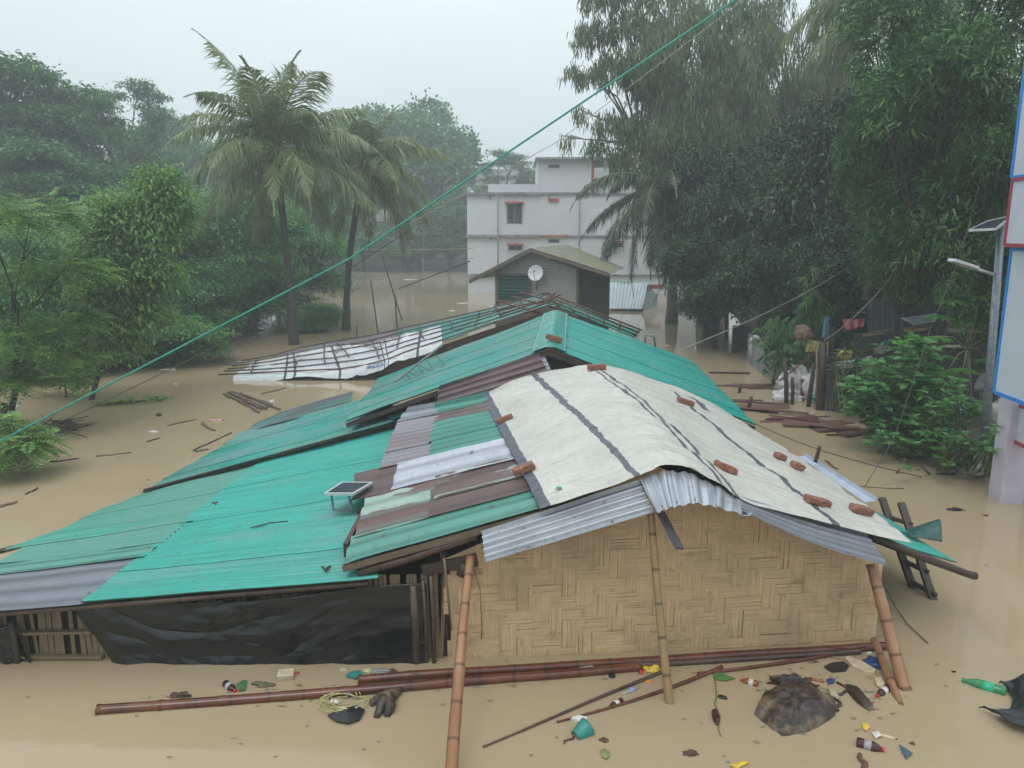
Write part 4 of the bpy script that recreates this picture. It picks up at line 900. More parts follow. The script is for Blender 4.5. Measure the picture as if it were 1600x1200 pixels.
mb = MB(); w4 = [at(1515, 360, Y=YL-.1), at(1556, 358, Y=YL-.5), at(1582, 338, Y=YL+.1), at(1545, 346, Y=YL+.5)]
mb.poly(w4, [(0, 0), (3, 0), (3, 4), (0, 4)]); o = mb.build('solar_panel', M_cell, SL); solid(o, .03)
mb = MB()
for k in range(4): mb.beam(w4[k], w4[(k+1) % 4], .03, .04)
mb.build('panel_frame', M_alu, SL)
# ------------------------------------------------------------ cables and ropes
def cable(name, label, pts, r, mt, cat='cable', sag=0.0, n=24):
    mb = MB(); P = []
    for i in range(len(pts)-1):
        for k in range(n+(1 if i == len(pts)-2 else 0)):
            f = k/n; p = pts[i].lerp(pts[i+1], f)-Vector((0, 0, sag*math.sin(math.pi*f))); P.append(p)
    mb.tube(P, r, 6); return tag(mb.build(name, mt), label, cat)
M_gcable = plain('green_cable', (.03, .26, .2), .4, .15, 20, bump=0)
cable('cable', 'thick green cable stretched across the whole view above the roofs', [at(-120, 752, Y=5.2), at(545, 405, Y=5.6), at(1260, -75, Y=6.2)], .0085, M_gcable, sag=.0)
cable('cable', 'thin brown wire running just below the thick green cable', [at(-100, 745, Y=5.2), at(330, 545, Y=5.4), at(640, 360, Y=5.7)], .0035, M_wire, sag=.02)
cable('cable', 'thin pale wire below the thick green cable against the sky', [at(640, 350, Y=6), at(870, 222, Y=6.2), at(1240, -60, Y=6.5)], .003, M_rope, sag=.0)
cable('power_line', 'upper level power line over the far water', [at(440, 384, Y=40), at(740, 388, Y=48)], .02, M_rope, sag=.15)
cable('power_line', 'lower level power line over the far water', [at(470, 402, Y=40), at(740, 404, Y=48)], .014, M_wire, sag=.1)
cable('rope', 'pale rope rising from the yellow cloth bundle into the dark trees', [at(1288, 532, Y=20), at(1340, 490, Y=19), at(1390, 435, Y=18.5), at(1420, 375, Y=18)], .012, M_rope, 'rope', .04)
cable('rope', 'long thin rope from the water on the left bank side up into the bamboo', [at(1060, 548, Y=16), at(1250, 462, Y=21), at(1350, 400, Y=23)], .009, M_rope, 'rope', .05)
cable('rope', 'dark cord from the broadleaf bush to the water by the gutter sheet', [at(1350, 760, z=.55), at(1358, 748, Y=10.5), at(1398, 682, Y=12.5), at(1455, 510, Y=14), at(1500, 400, Y=15), at(1545, 230, Y=16)], .006, M_wire, 'rope', .03)
cable('rope', 'thin brown line slanting over the water behind the tarpaulin', [at(1180, 662, Y=13), at(1290, 706, Y=12), at(1440, 745, z=.02)], .008, M_bamdark, 'rope', .02)
cable('rope', 'level washing line above the pink cloth', [at(1310, 487, Y=23), at(1500, 490, Y=21)], .01, M_rope, 'rope', .02)
cable('rope', 'reddish rope slanting down from the yellow cloth to the bank', [at(1290, 535, Y=20), at(1255, 565, Y=20.3), at(1212, 598, Y=20.8)], .022, plain('red_rope', (.2, .06, .04), .7), 'rope', .02)
cable('rope', 'frayed green rope trailing in the water beyond the corner pole', [at(1372, 895, Y=7.5), at(1400, 950, z=.05), at(1418, 975, z=.02), at(1450, 1005, z=.01)], .006, plain('green_rope', (.02, .08, .05), .7), 'rope', .0)
cable('rope', 'thin split bamboo strip hanging beside the left leaning pole', [at(738, 882, Y=7.1), at(750, 920, Y=7.12), at(753, 980, Y=7.2), at(750, 1028, Y=7.3)], .004, M_bamred, 'strip', .0)
cable('wire', 'loose pale wire dangling near the palm in front of the round tree', [at(655, 345, Y=30), at(663, 352, Y=30), at(661, 380, Y=30), at(662, 460, Y=30)], .012, M_rope, 'wire', .0)
# ------------------------------------------------------------ vegetation
def leaf_mat(name, cols, rough=.45, trans=.32, spec=.4, clump=.8, cs=.9):
    m = NT(name); isl = m.island(); g = m.obj()
    c = m.ramp(isl, [(i/(len(cols)-1), c) for i, c in enumerate(cols)])
    cl = m.noise(g, cs, 3, .5)
    c = m.mix(m.ramp(cl, [(.35, clump*.5), (.6, 0.0)]), c, tuple(x*.45 for x in cols[0]))
    c = m.mix(m.ramp(m.noise(g, cs*1.7, 2), [(.5, 0.0), (.7, clump*.4)]), c, tuple(min(1, x*1.25) for x in cols[-1]))
    m.fin(c, rough, None, spec)
    tr = m.t.nodes.new('ShaderNodeBsdfTranslucent'); m.set(tr.inputs[0], c)
    mxs = m.t.nodes.new('ShaderNodeMixShader'); mxs.inputs[0].default_value = trans
    m.t.links.new(m.b.outputs[0], mxs.inputs[1]); m.t.links.new(tr.outputs[0], mxs.inputs[2]); m.t.links.new(mxs.outputs[0], m.out.inputs[0])
    return m.mat
L_for = leaf_mat('forest_leaves', [(0.054, 0.135, 0.044), (0.086, 0.195, 0.061), (0.135, 0.281, 0.086)], cs=.3)
L_dome = leaf_mat('dome_tree_leaves', [(0.054, 0.140, 0.044), (0.086, 0.217, 0.064), (0.153, 0.324, 0.098)], cs=.25)
L_bush = leaf_mat('thicket_leaves', [(0.072, 0.176, 0.059), (0.119, 0.296, 0.082), (0.211, 0.424, 0.119)], cs=.6)
L_dark = leaf_mat('glossy_dark_leaves', [(0.008, 0.025, 0.010), (0.020, 0.059, 0.020), (0.068, 0.144, 0.045)], rough=.38, trans=.15, spec=.45, cs=.7)
L_wil = leaf_mat('olive_hanging_leaves', [(0.083, 0.124, 0.057), (0.136, 0.198, 0.083), (0.207, 0.269, 0.124)], cs=.5)
L_lance = leaf_mat('fresh_lance_leaves', [(0.032, 0.096, 0.022), (0.064, 0.165, 0.038), (0.127, 0.254, 0.064)], rough=.35, cs=.9)
L_feath = leaf_mat('feathery_leaves', [(0.102, 0.221, 0.059), (0.171, 0.342, 0.085), (0.292, 0.461, 0.102)], cs=.9)
L_yel = leaf_mat('yellow_green_leaves', [(0.098, 0.213, 0.058), (0.155, 0.309, 0.077), (0.290, 0.426, 0.115)], cs=.9)
L_palm = leaf_mat('palm_leaflets', [(0.134, 0.196, 0.079), (0.212, 0.291, 0.118), (0.315, 0.355, 0.157)], rough=.35, cs=.5, spec=.6)
L_palmd = leaf_mat('dark_palm_leaflets', [(0.033, 0.058, 0.033), (0.058, 0.091, 0.046), (0.117, 0.143, 0.065)], rough=.3, cs=.5, spec=.6)
L_broad = leaf_mat('large_oval_leaves', [(0.053, 0.173, 0.044), (0.090, 0.256, 0.067), (0.166, 0.374, 0.106)], rough=.3, spec=.6, cs=1.5)
L_bambo = leaf_mat('bamboo_leaves', [(.03, .10, .02), (.06, .17, .03), (.11, .24, .05)], rough=.4, cs=1.5)
def bark_mat(name, col):
    m = NT(name); g = m.obj(); n = m.noise(m.mapping(g, (6, 6, 1.2)), 2.0, 5, .65)
    return m.fin(m.ramp(n, [(.3, tuple(x*.4 for x in col)), (.7, col)]), .8, m.bump(n, .6, .03))
M_bark = bark_mat('dark_wet_bark', (.05, .04, .03)); M_barkl = bark_mat('pale_bark', (.17, .14, .11)); M_barkp = bark_mat('palm_bark', (.075, .06, .05))
def unit(v): return v/np.maximum(np.linalg.norm(v, axis=1, keepdims=True), 1e-9)
def leaf_obj(name, P, D, Nn, L, Wd, mat, parent, shape='rhomb', droop=0.0, fold=.12):
    n = len(P); D = unit(D); S = unit(np.cross(D, Nn)); U = np.cross(S, D); L = np.broadcast_to(L, (n,))[:, None]; Wd = np.broadcast_to(Wd, (n,))[:, None]
    dn = np.array([[0, 0, -1.0]])
    if shape == 'rhomb':
        mid = P+D*L*.45; V = np.stack([P, mid+S*Wd*.5, P+D*L+dn*L*droop, mid-S*Wd*.5], 1).reshape(-1, 3)
        idx = np.arange(n*4).reshape(n, 4)
    else:
        a = P+D*L*.33+dn*L*droop*.1; b = P+D*L*.72+dn*L*droop*.45; t = P+D*L+dn*L*droop
        w1, w2 = (.40, .5) if shape == 'oval' else (.5, .36)
        V = np.stack([P, a+S*Wd*w1+U*Wd*fold, b+S*Wd*w2+U*Wd*fold, t, b-S*Wd*w2+U*Wd*fold, a-S*Wd*w1+U*Wd*fold], 1).reshape(-1, 3)
        k = np.arange(n)[:, None]*6; idx = np.concatenate([k+np.array([[0, 1, 2, 3]]), k+np.array([[0, 3, 4, 5]])], 1).reshape(-1, 4)
    me = bpy.data.meshes.new(name); nv = len(V); nf = len(idx)
    if parent is not None and '_w' in parent.keys(): V = V-np.array([list(parent['_w'])])
    me.vertices.add(nv); me.vertices.foreach_set('co', V.astype(np.float32).ravel())
    me.loops.add(nf*4); me.loops.foreach_set('vertex_index', idx.astype(np.int32).ravel())
    me.polygons.add(nf); me.polygons.foreach_set('loop_start', np.arange(0, nf*4, 4, dtype=np.int32)); 
    me.materials.append(mat); me.update(calc_edges=True)
    o = bpy.data.objects.new(name, me); COL.objects.link(o)
    if parent is not None: o.parent = parent
    return o
def rdir(g, n): return unit(g.normal(size=(n, 3)))
def lobes_in(g, c, r, k, rel=(.34, .5), flat=1.0, low=-.6):
    out = []
    for i in range(k):
        for _ in range(30):
            d = g.uniform(-1, 1, 3)
            if np.linalg.norm(d) < 1 and d[2] > low: break
        rr_ = g.uniform(*rel)
        q = np.array(c)+d*np.array(r)*(1-rr_*.75)
        out.append((q, np.array(r)*rr_*np.array([1, 1, flat])*g.uniform(.85, 1.15)))
    return out
def crown(g, lobes, ncl, per, cr, L, Wd, mat, parent, style='ball', droop=.15, shape='rhomb', inner=.0):
    vol = np.array([np.prod(l[1])**(2/3) for l in lobes]); pr = vol/vol.sum(); li = g.choice(len(lobes), ncl, p=pr)
    C0 = np.array([l[0] for l in lobes])[li]; R0 = np.array([l[1] for l in lobes])[li]
    d = rdir(g, ncl); d[:, 2] = np.where(d[:, 2] < -.35, -d[:, 2]*.6, d[:, 2]); d = unit(d)
    rad = g.uniform(.62, 1.06, (ncl, 1))
    cc = C0+d*R0*rad
    k = np.repeat(np.arange(ncl), per); n = len(k); out = d[k]
    if style == 'ball':
        P = cc[k]+g.normal(size=(n, 3))*cr; D = out*.6+rdir(g, n)*.8+np.array([[0, 0, -droop]]); Nn = np.array([[0, 0, 1.0]])+rdir(g, n)*.7+out*.4
    elif style == 'plate':
        P = cc[k]+g.normal(size=(n, 3))*cr*np.array([[1.5, 1.5, .28]]); D = rdir(g, n)*np.array([[1, 1, .25]])+np.array([[0, 0, -droop]]); Nn = np.array([[0, 0, 1.0]])+rdir(g, n)*.35
    elif style == 'hang':
        h = g.uniform(0, 1, (n, 1)); P = cc[k]+g.normal(size=(n, 3))*cr*np.array([[.45, .45, .3]])+np.array([[0, 0, -1.0]])*h*cr*2.4; D = rdir(g, n)*.5+np.array([[0, 0, -1.0]]); Nn = rdir(g, n)
    return leaf_obj('crown', P, D, Nn, L*g.uniform(.7, 1.25, n), Wd*g.uniform(.8, 1.2, n), mat, parent, shape, droop)
def trunk(parent, base, lobes, r0, mat, fork=.45, seed=0, lean=(0, 0), twigs=0):
    rr = random.Random(seed); mb = MB(); base = Vector(base); top = Vector((0, 0, 0))
    for l in lobes: top += Vector(l[0])
    top /= len(lobes); fk = base.lerp(Vector((top.x, top.y, top.z)), fork)+Vector((lean[0], lean[1], 0))
    n = 8; pts = []; rad = []
    for i in range(n+1):
        f = i/n; pts.append(base.lerp(fk, f)+Vector((rr.uniform(-1, 1), rr.uniform(-1, 1), 0))*r0*.35*(1 if 0 < i < n else 0)); rad.append(r0*(1.35-.35*min(1, f*4))*(1-.35*f))
    mb.tube(pts, rad, 9)
    for l in lobes:
        e = Vector(l[0]); md = fk.lerp(e, .5)+Vector((rr.uniform(-1, 1), rr.uniform(-1, 1), rr.uniform(-.2, .8)))*.12*(e-fk).length
        q = [fk, fk.lerp(md, .6), md, md.lerp(e, .6), e]
        rb = r0*.45; mb.tube(q, [rb, rb*.75, rb*.55, rb*.35, rb*.15], 6, cap=False)
        for k in range(twigs):
            d = Vector((rr.uniform(-1, 1), rr.uniform(-1, 1), rr.uniform(-.6, 1))).normalized(); e2 = e+Vector((d.x*l[1][0], d.y*l[1][1], d.z*l[1][2]))*.95
            s = md.lerp(e, rr.uniform(.3, 1)); mb.tube([s, s.lerp(e2, .5)+Vector((0, 0, .04)), e2], [rb*.25, rb*.16, .01], 4, cap=False)
    return mb.build('trunk', mat, parent)
def make_tree(name, base, c, r, k, ncl, per, cr, L, Wd, mat, r0=.25, style='ball', seed=1, bark=None, rel=(.34, .5), flat=1.0, droop=.15, low=-.6, shape='rhomb', fork=.45, twigs=2, lean=(0, 0), extra=None):
    g = np.random.default_rng(seed); o = empty(name, base); b = Vector(base)
    lb = lobes_in(g, (b.x+c[0], b.y+c[1], b.z+c[2]), r, k, rel, flat, low)
    if extra: lb += [((b.x+e[0], b.y+e[1], b.z+e[2]), np.array(e[3:6])) for e in extra]; lb = [(np.array(p), q) for p, q in lb]
    crown(g, lb, ncl, per, cr, L, Wd, mat, o, style, droop, shape)
    trunk(o, base, lb, r0, bark or M_bark, fork, seed, lean, twigs)
    return o
def dup_tree(src, loc, sc, rz, label, cat, group=None, name=None):
    r = src.copy(); COL.objects.link(r); r.location = loc; r.scale = sc; r.rotation_euler = (0, 0, rz); r['label'] = label; r['category'] = cat
    if group: r['group'] = group
    elif 'group' in r.keys(): del r['group']
    for ch in src.children:
        c = ch.copy(); COL.objects.link(c); c.parent = r
    return r
PROTO = {}
def put(kind, px, pyt, wpx, Y, label, cat='tree', rz=None, group=None, depth=1.0, zb=-.2):
    """a tree of this kind whose crown is centred on picture column px, its top at pyt, wpx wide, Y metres away"""
    src, H, Wd, used = PROTO[kind]
    p = at(px, pyt, Y=Y); top = p.z; d = Y*math.cos(TILT)-(top/2-CAM_H)*math.sin(TILT); w = wpx/FPX*d
    sc = (w/Wd, w/Wd*depth, (top-zb)/H); rz = R.uniform(0, 6.28) if rz is None else rz
    loc = ((px-800)/FPX*d, Y, zb)
    if not used:
        PROTO[kind][3] = True; src.location = loc; src.scale = sc; src.rotation_euler = (0, 0, rz); tag(src, label, cat, group); return src
    return dup_tree(src, loc, sc, rz, label, cat, group)
def proto(kind, H_, W_, **kw): PROTO[kind] = [make_tree(base=(0, 0, 0), **kw), H_, W_, False]
proto('dome', 17, 17, name='rain_tree', c=(0, 0, 10), r=(8.3, 8.3, 6.6), k=34, ncl=3400, per=13, cr=.36, L=.5, Wd=.32, mat=L_dome, r0=.5, seed=3, rel=(.26, .4), flat=.8, low=-.9, droop=.1)
proto('forest', 15, 15, name='forest_tree', c=(0, 0, 9), r=(7.2, 7.2, 6.2), k=30, ncl=2400, per=12, cr=.4, L=.46, Wd=.24, mat=L_for, r0=.45, seed=5, rel=(.25, .42), flat=.55, style='plate', low=-.95)
proto('forest_b', 14, 13, name='forest_tree', c=(0, 0, 8), r=(6.2, 6.2, 6.2), k=26, ncl=2300, per=12, cr=.36, L=.42, Wd=.24, mat=L_bush, r0=.4, seed=9, rel=(.25, .42), flat=.6, style='plate', low=-.95)
proto('open', 15, 14, name='open_tree', c=(0, 0, 10.5), r=(7, 7, 4.6), k=24, ncl=800, per=12, cr=.32, L=.4, Wd=.2, mat=L_for, r0=.35, seed=11, rel=(.16, .28), flat=.4, style='plate', twigs=5)
proto('thicket', 5, 7, name='thicket', c=(0, 0, 2.2), r=(3.4, 3.4, 2.9), k=30, ncl=2300, per=13, cr=.22, L=.2, Wd=.075, mat=L_bush, r0=.12, seed=13, rel=(.22, .38), flat=.75, style='plate', low=-.95, droop=.2)
proto('darktree', 10, 9, name='dark_broadleaf_tree', c=(0, 0, 6), r=(4.4, 4.4, 4.2), k=34, ncl=2900, per=12, cr=.2, L=.24, Wd=.1, mat=L_dark, r0=.28, seed=17, rel=(.22, .36), flat=.85, low=-.95, droop=.3)
proto('willow', 14, 8, name='hanging_leaf_tree', c=(0, 0, 9), r=(3.8, 3.8, 5.2), k=34, ncl=1100, per=14, cr=.28, L=.28, Wd=.06, mat=L_wil, r0=.22, seed=19, rel=(.15, .26), flat=1.0, style='hang', low=-.9, bark=M_barkl, fork=.7, twigs=6)
proto('lance', 13, 7, name='lance_leaf_tree', c=(0, 0, 8), r=(3.4, 3.4, 5.2), k=42, ncl=3400, per=12, cr=.13, L=.2, Wd=.05, mat=L_lance, r0=.16, seed=23, rel=(.18, .3), low=-.95, droop=.25, twigs=4, shape='lance')
# left side, far to near
put('dome', 625, 138, 250, 100, 'large dome crowned tree on the far shore right of the palms', rz=.4)
put('dome', 500, 175, 190, 104, 'dome crowned tree half hidden behind the taller coconut palm')
put('open', 785, 222, 130, 97, 'flat topped spreading tree behind the white building roof', rz=1.0)
put('dome', 735, 285, 170, 92, 'lower bushy tree between the dome crowned tree and white building')
put('open', 655, 330, 160, 91, 'small spreading tree at the far waterline in front of the dome tree')
for k, (px, pt, w, Yd) in enumerate(((500, 345, 120, 91), (570, 352, 110, 90.5), (700, 352, 120, 90), (640, 372, 110, 89.5))):
    put('forest_b', px, pt, w, Yd, ['round shrub at the far waterline behind the palm trunks', 'round shrub at the far waterline right of both palm trunks', 'round shrub at the far waterline touching the white building', 'low shrub at the far waterline under the spreading tree'][k], 'shrub', None)
for k, (px, pt, w, Yd, kd, lb) in enumerate((
    (20, 70, 300, 52, 'forest', 'tallest layered tree at the far left edge of the view'),
    (120, 120, 250, 56, 'forest', 'tall layered tree sloping down right of the tallest left one'),
    (205, 100, 190, 66, 'open', 'open dark crowned tree with sky showing through on the left hillside'),
    (250, 165, 190, 92, 'dome', 'pale misty tree far back between left hillside and palms'),
    (350, 175, 230, 95, 'forest_b', 'pale misty tree far back behind the taller palm'),
    (60, 210, 260, 46, 'forest', 'layered tree below the tallest one at the left edge'),
    (200, 250, 240, 48, 'forest', 'layered tree on the hillside above the young tree'),
    (310, 255, 200, 52, 'forest_b', 'shadowy tree directly left of the taller palm trunk'),
    (430, 235, 200, 60, 'forest', 'shadowy tree directly behind the taller palm crown'),
    (120, 330, 220, 38, 'forest_b', 'dense tree behind the feathery tree on the left'),
    (10, 320, 200, 36, 'forest_b', 'dense tree at the left edge behind the feathery tree'),
    (520, 300, 130, 75, 'dome', 'dense tree seen between the two palm trunks'), (-190, 60, 300, 48, 'forest', 'layered tree beyond the left edge on the hillside'), (-150, 280, 300, 32, 'forest_b', 'dense low tree beyond the left edge'))):
    put(kd, px, pt, w, Yd, lb, 'tree')
for k, (px, pt, w, Yd, lb) in enumerate((
    (250, 275, 300, 33, 'dense green thicket left of the palm, tallest'), (350, 270, 260, 37, 'dense thicket right behind the taller palm trunk'),
    (445, 300, 210, 41, 'thicket filling the gap right of the taller palm trunk'), (280, 400, 240, 30.5, 'low thicket at the water edge left of the taller palm'),
    (385, 385, 200, 35, 'low thicket at the water edge at the taller palm foot'), (490, 470, 110, 34.5, 'lowest thicket reaching right past the taller palm foot'),
    (190, 360, 260, 27, 'thicket behind the leaning young tree trunk'), (90, 350, 270, 25.5, 'thicket behind the feathery tree crown'), (-10, 340, 240, 24, 'thicket at the left edge above the bare stump'), (240, 470, 230, 25.5, 'lowest thicket at the water just behind the young tree'), (60, 480, 260, 23.5, 'lowest thicket at the water behind the feathery tree'))):
    put('thicket', px, pt, w, Yd, lb, 'thicket', group=None)
# right side
for k, (px, pt, w, Yd, kd, lb) in enumerate((
    (1060, -70, 310, 37, 'willow', 'tall tree with hanging olive leaves nearest the open sky'), (1120, -120, 260, 38, 'willow', 'tallest tree with hanging olive leaves behind the green cable end'),
    (1105, 90, 240, 36, 'willow', 'shorter tree with hanging olive leaves above the drooping palm'), (1240, -90, 220, 40, 'willow', 'hanging leaf tree farther right against a patch of sky'),
    (1110, 200, 190, 31.5, 'darktree', 'dark glossy tree right behind the drooping palm crown'), (1120, 355, 210, 29, 'darktree', 'round dark glossy tree overhanging the water right of the palm'), (1200, 190, 260, 33, 'darktree', 'large dark tree behind the round overhanging one'),
    (1240, 130, 240, 30, 'darktree', 'large dark tree filling the middle of the right side'), (1330, 100, 300, 27, 'darktree', 'large dark tree above the washing line'),
    (1440, 220, 300, 25, 'darktree', 'large dark tree above the tin shacks'), (1560, 200, 260, 23, 'darktree', 'large dark tree behind the street lamp'),
    (1230, 330, 230, 26.5, 'darktree', 'lower dark tree above the bamboo plants'), (1330, 330, 240, 24, 'darktree', 'lower dark tree behind the pink cloth'),
    (1180, 60, 200, 45, 'forest_b', 'shadowy tree deep behind the hanging leaf trees'), (1300, 20, 230, 44, 'forest_b', 'shadowy tree deep behind the dark trees'), (1430, 30, 260, 40, 'forest_b', 'shadowy tree deep behind the lance leaf tree'),
    (1560, 60, 260, 38, 'forest_b', 'shadowy tree deep behind the signboard'), (1130, 260, 200, 50, 'forest_b', 'shadowy low tree at the back of the right bank'), (1480, 200, 300, 36, 'forest', 'shadowy spreading tree behind the right shacks'), (1330, 240, 300, 42, 'forest', 'shadowy spreading tree at the middle back of the right bank'),
    (1500, -150, 460, 18, 'lance', 'bright lance leaf tree hanging over the upper right corner'), (1420, 60, 240, 19, 'lance', 'smaller lance leaf tree left of the upper right corner tree'), (1580, 90, 260, 16, 'lance', 'lance leaf tree right beside the signboard'),
    (1570, 270, 190, 19.5, 'lance', 'low lance leaf tree behind the street lamp head'), (1760, 120, 330, 24, 'darktree', 'large dark tree beyond the right edge behind the signboard'), (1900, 60, 420, 21, 'darktree', 'large dark tree farthest right beyond the signboard'), (1820, 100, 400, 32, 'forest_b', 'shadowy tree beyond the right edge at the back'))):
    put(kd, px, pt, w, Yd, lb, 'tree')
# ---- coconut palms
def palm(name, label, base, top, nf, flen, mat, seed, elev=(86, -48), tr=.17, weights=None, fr=None):
    g = np.random.default_rng(seed); rr = random.Random(seed); o = empty(name, base); tag(o, label, 'palm tree')
    base = Vector(base); top = Vector(top); mb = MB(); n = 26; pts = []; rad = []
    for i in range(n+1):
        f = i/n; p = base.lerp(top, f); p.x += (top.x-base.x)*(f*f-f)*.8; pts.append(p); rad.append(tr*(1.25-.5*min(1, f*3.5))*(1+.05*(i % 2)))
    mb.tube(pts, rad, 10); mb.build('trunk', M_barkp, o)
    hub = MB(); hub.tube([top-Vector((0, 0, .4)), top, top+Vector((0, 0, .5))], [tr*.8, tr*1.4, .06], 8); hub.build('crown_heart', M_barkp, o)
    for k in range(nf):
        f = k/(nf-1)
        if fr: az, el, ln = fr[k]
        else: az = k*137.5+rr.uniform(-14, 14); el = elev[0]+(elev[1]-elev[0])*f**1.05+rr.uniform(-7, 7); ln = flen*rr.uniform(.85, 1.05)*(.75 if f < .12 else 1)
        az = math.radians(az); e = math.radians(el); bend = math.radians(rr.uniform(75, 115) if el > 40 else rr.uniform(75, 100) if el > -5 else 50)
        if el > 70: bend *= .55
        m_ = 40; P = []; p = top+Vector((0, 0, .15)); h = Vector((math.cos(az), math.sin(az), 0)); D = []
        for i in range(m_+1):
            a = e-bend*(i/m_)**1.3; d = h*math.cos(a)+Vector((0, 0, math.sin(a))); P.append(p.copy()); D.append(d); p = p+d*(ln/m_)
        mbr = MB(); mbr.tube(P[::4], [.035*(1-.85*i/10) for i in range(len(P[::4]))], 5); rc = mbr.build('frond', M_stalk, o)
        Pn = np.array(P); Dn = np.array(D); q = np.linspace(.08, .995, 110); ii = q*m_; i0 = np.minimum(ii.astype(int), m_-1); fr_ = (ii-i0)[:, None]
        bp = Pn[i0]*(1-fr_)+Pn[i0+1]*fr_; bd = Dn[i0]
        L = 1.25*np.sin(np.clip(q*1.05+.12, 0, 1)*math.pi)**.6*(ln/4.4)+.12
        VV = []; FF = []
        for sgn in (-1, 1):
            side = np.cross(bd, np.array([[0, 0, 1.0]])); side = unit(side)*sgn; jit = g.normal(size=(len(q), 3))*.10
            sw = .8 if el > 10 else .45
            d1 = unit(side*sw+bd*(.55+q[:, None]*.5)+np.array([[0, 0, -.18]])+jit); d2 = unit(d1*.55+np.array([[0, 0, -1.0]])*(.8 if el < 60 else .35)+jit)
            w = np.full((len(q), 1), .030); nn_ = unit(np.cross(d1, bd)); sd = unit(np.cross(d1, nn_))
            a0 = bp; a1 = bp+d1*L[:, None]*.5; a2 = a1+d2*L[:, None]*.5
            V = np.stack([a0-bd*w*.5, a0+bd*w*.5, a1+bd*w, a1-bd*w, a2], 1); VV.append(V)
        V = np.concatenate(VV, 0); nL = len(V); V = V.reshape(-1, 3)-np.array([list(o['_w'])])
        faces = []
        for i in range(nL): b5 = i*5; faces.append((b5, b5+1, b5+2, b5+3)); faces.append((b5+3, b5+2, b5+4))
        me = bpy.data.meshes.new('leaflets'); me.from_pydata(V.tolist(), [], faces); me.materials.append(mat if el > -25 or seed == 3 else L_old); me.update()
        lo = bpy.data.objects.new('leaflets', me); COL.objects.link(lo); lo.parent = rc; rc['_w'] = o['_w']
    return o
M_stalk = plain('palm_stalk', (.16, .17, .06), .5, .2, 5); L_old = leaf_mat('yellowing_palm_leaflets', [(.08, .10, .035), (.12, .14, .05), (.19, .18, .08)], rough=.4)
b1 = at(460, 542, z=-.1); palm('coconut_palm', 'taller coconut palm left of the lattice roof, full crown', b1, at(430, 240, Y=b1.y), 29, 5.0, L_palm, 1)
b2 = at(541, 519, z=-.1); palm('coconut_palm', 'second coconut palm just right of the taller one, crown leaning right', b2, at(570, 262, Y=b2.y), 22, 4.7, L_palm, 2, elev=(70, -50))
b3 = at(1108, 522, z=.0); palm('coconut_palm', 'coconut palm with dark drooping fronds in front of the white building', b3, at(1035, 292, Y=b3.y-.5), 22, 4.9, L_palmd, 3, elev=(38, -75))
b4 = at(1370, 500, Y=26); b4.z = .2; palm('coconut_palm', 'coconut palm mostly hidden in the trees at the top right', b4, at(1400, -10, Y=26), 18, 4.6, L_palm, 4, elev=(60, -45))
# ---- near-left feathery tree, young tree, stump and floating branch
def feather_tree(name, label, base, fronds, mat, r0, seed, L=.55, nl=9, lw=.085, lh=.045, tops=None):
    """compound feathery leaves: fronds = list of (centre, radii, count)"""
    g = np.random.default_rng(seed); o = empty(name, base); tag(o, label, 'tree'); P = []; D = []; N_ = []; LL = []
    for (c, r, cnt) in fronds:
        c = np.array(c); r = np.array(r)
        d = rdir(g, cnt); d[:, 2] = np.abs(d[:, 2])*.9-.25; cc = c+d*r*g.uniform(.4, 1.05, (cnt, 1))
        ax = unit(d*np.array([[1, 1, .3]])+rdir(g, cnt)*.45+np.array([[0, 0, -.12]])); up = unit(np.array([[0, 0, 1.0]])+rdir(g, cnt)*.3); sd = unit(np.cross(ax, up))
        for j in range(nl):
            f = (j+.5)/nl; pos = cc+ax*L*f+np.array([[0, 0, -.25]])*L*f*f
            for s in (-1, 1):
                l = lw*(1.9*math.sin(math.pi*(f*.85+.1))); P.append(pos); D.append(unit(sd*s+ax*.35+np.array([[0, 0, -.15]])+rdir(g, cnt)*.12)); N_.append(up); LL.append(np.full(cnt, l))
    leaf_obj('crown', np.concatenate(P), np.concatenate(D), np.concatenate(N_), np.concatenate(LL), lh, mat, o)
    trunk(o, base, [(np.array(c), np.array(r)) for c, r, n_ in fronds], r0, M_bark, .4, seed, twigs=5)
    return o
bt = at(10, 690, z=-.2); Yt = bt.y
fr_ = []
for (px, py, rpx, n_) in ((-20, 340, 60, 170), (50, 330, 55, 200), (100, 420, 55, 190), (20, 430, 60, 190), (95, 500, 55, 200), (30, 530, 60, 200), (60, 590, 50, 150), (-30, 600, 60, 120), (90, 560, 50, 110)):
    c = at(px, py, Y=Yt+R.uniform(-1, 1)); fr_.append((tuple(c), (rpx/FPX*Yt, rpx/FPX*Yt*1.2, rpx/FPX*Yt*.55), n_))
feather_tree('feathery_tree', 'yellow green feathery tree at the left edge in the flood', bt, fr_, L_feath, .09, 31, L=.62)
bt = at(-60, 760, z=-.2); Yt = bt.y; fr_ = []
for (px, py, rpx, n_) in ((10, 700, 40, 130), (-20, 670, 50, 90), (45, 690, 30, 50)):
    c = at(px, py, Y=Yt); fr_.append((tuple(c), (rpx/FPX*Yt, rpx/FPX*Yt, rpx/FPX*Yt*.5), n_))
feather_tree('feathery_bush', 'low feathery bush at the left edge just above the flood', bt, fr_, L_feath, .04, 33, L=.5)
bt = at(138, 642, z=-.3)
def px_lobes(base, lst, k=1.0):
    return [((p.x-base.x, p.y-base.y, p.z-base.z), r/FPX*base.y) for (p, r) in lst]
